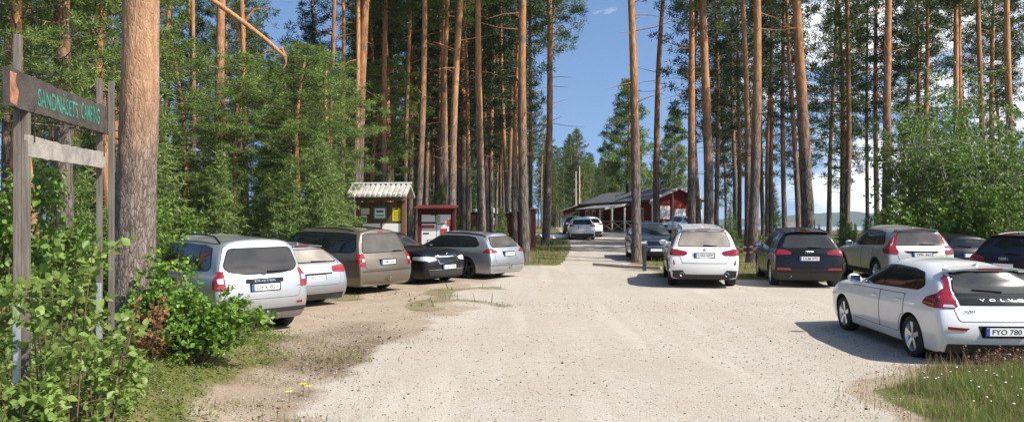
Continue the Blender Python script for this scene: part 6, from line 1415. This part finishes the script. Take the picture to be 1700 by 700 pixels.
# berry shrubs on the left bank
def d_bank(x, y): g, d = surf(x, y); return sstep(.15, .75, g + nz(x, y, 1.1) * .5) * (1 if y < 13.4 else 0)
pts = scatter(rng, 15000, -9, -1.8, 5.8, 13.5, d_bank)
c = pts.copy(); c[:, 2] += rng.uniform(.02, .14, len(c)); v, q, var = leaves_at(rng, c, 4, .05, .032, .6, 1.6); o = mesh_np('berry_shrubs', v, q, LM['berry'], var=var); tag(o, kind='stuff')
pts = scatter(rng, 30000, -7, -1.2, 6.5, 13.5, lambda x, y: .55 * sstep(.1, .8, surf(x, y)[1]) * sstep(-.2, .5, nz(x, y, 1.4, 5) + .1 - .15 * (x + 2.5))); v, f, var = blades(rng, pts, .07, .006, .7); o = mesh_np('thin_grass', v, f, LM['grass'], var=var); tag(o, kind='stuff')
# forest floor and rough grass farther out: taller and wider blades
def d_far(x, y):
    g, d = surf(x, y); 
    for (cx, cy, rr2) in ((-6, 17, 4.2), (-6, 21, 4.0), (-5.5, 24.5, 4), (-3, 27, 4)):
        if (x - cx) ** 2 + (y - cy) ** 2 < rr2 * rr2 * .5: return 0
    return sstep(.3, .9, g) * (.35 + .65 * sstep(-.3, .3, nz(x, y, .5)))
pts = scatter(rng, 42000, -26, 26, 13.5, 60, d_far); hh = .10 + .12 * rng.random(len(pts)) + .002 * pts[:, 1]; v, f, var = blades(rng, pts, hh, .022, .6); o = mesh_np('rough_grass', v, f, LM['grass'], var=var); tag(o, kind='stuff')
pts = scatter(rng, 9000, -24, -2, 18, 60, lambda x, y: d_far(x, y) * sstep(-.1, .2, nz(x, y, .35, 8) + .1)); c = pts.copy(); c[:, 2] += .15; v, q, var = leaves_at(rng, c, 5, .16, .075, .6, 1.6); o = mesh_np('forest_floor_shrubs', v, q, LM['berry'], var=var); tag(o, kind='stuff')
# moss and thin grass in the parking bay
pts = scatter(rng, 26000, -6, 1.0, 15.5, 23.5, lambda x, y: .4 * sstep(.35, .8, surf(x, y)[0] + nz(x, y, 2.2) * .3)); v, f, var = blades(rng, pts, .035, .014, .8); o = mesh_np('sparse_bay_grass', v, f, LM['grass'], var=var); tag(o, kind='stuff')
# pebbles, cones and crumbs of bark on the gravel
def pebbles(name, n, x0, x1, y0, y1, s0, s1, mt, seed, dens=lambda x, y: 1):
    rng = np.random.default_rng(seed); p = scatter(rng, n, x0, x1, y0, y1, dens); m_ = len(p)
    base = np.array([(1, 0, 0), (0, 1, 0), (-1, 0, 0), (0, -1, 0), (0, 0, 1), (0, 0, -1)], float); S = rng.uniform(s0, s1, (m_, 1, 1)) * rng.uniform(.5, 1.2, (m_, 1, 3)); S[:, :, 2] *= .7
    a = rng.uniform(0, 6.28, m_); v = base[None] * S + rng.normal(size=(m_, 6, 3)) * S * .18; x, y = v[..., 0] * np.cos(a)[:, None] - v[..., 1] * np.sin(a)[:, None], v[..., 0] * np.sin(a)[:, None] + v[..., 1] * np.cos(a)[:, None]
    v = np.stack([x, y, v[..., 2]], -1) + p[:, None]; v[..., 2] += .006; k = np.arange(m_)[:, None] * 6
    f = np.concatenate([k + [t] for t in ([0, 1, 4], [1, 2, 4], [2, 3, 4], [3, 0, 4], [1, 0, 5], [2, 1, 5], [3, 2, 5], [0, 3, 5])]); o = mesh_np(name, v.reshape(-1, 3), f, mt, var=np.repeat(rng.uniform(0, 1, m_), 6)); tag(o, kind='stuff')
pebbles('gravel_stones', 9000, -4, 7, 7.2, 19, .006, .017, leafmat('pebble_stone', (.20, .165, .13), (.60, .53, .45), 0, 3, .9), 1, lambda x, y: 1 - .7 * surf(x, y)[0])
pebbles('bark_crumbs', 3600, -5.5, 6.5, 7.2, 24, .006, .020, leafmat('dark_crumbs', (.03, .02, .014), (.12, .075, .05), 0, 3, .9), 2, lambda x, y: (.10 + .9 * sstep(-.1, .8, surf(x, y)[1]) * sstep(-.3, .3, nz(x, y, .8, 2) + .1)) * (1 - surf(x, y)[0] * .6))
pebbles('cone_litter', 2600, -5.5, 1.5, 7.6, 15, .012, .028, leafmat('old_cones', (.03, .02, .015), (.13, .09, .065), 0, 3, .95), 8, lambda x, y: .8 * sstep(.2, .9, 1.15 - math.hypot((x + 2.1) / 2.2, (y - 11.3) / 3.0) + nz(x, y, 1.1, 4) * .9) * (1 - surf(x, y)[0]) * sstep(.35, .9, surf(x, y)[1]))
# ------------------------------------------------------------ the air between here and the far shore
hz_ = MB().box((0, 2000, 120), (9400, 6600, 300)).build('haze', None) if False else None
me = bpy.data.meshes.new('haze'); m = MB(); m.box((0, 2200, 110), (9000, 6400, 260)); me.from_pydata(m.v, [], m.f)
hm = bpy.data.materials.new('haze_air'); hm.use_nodes = True; t = hm.node_tree; t.nodes.clear(); o = t.nodes.new('ShaderNodeOutputMaterial'); v = t.nodes.new('ShaderNodeVolumePrincipled')
v.inputs['Color'].default_value = (.75, .85, 1, 1); v.inputs['Density'].default_value = .0001; v.inputs['Anisotropy'].default_value = .2; t.links.new(v.outputs[0], o.inputs['Volume'])
me.materials.append(hm); ho = bpy.data.objects.new('haze', me); COL.objects.link(ho); tag(ho, kind='stuff')
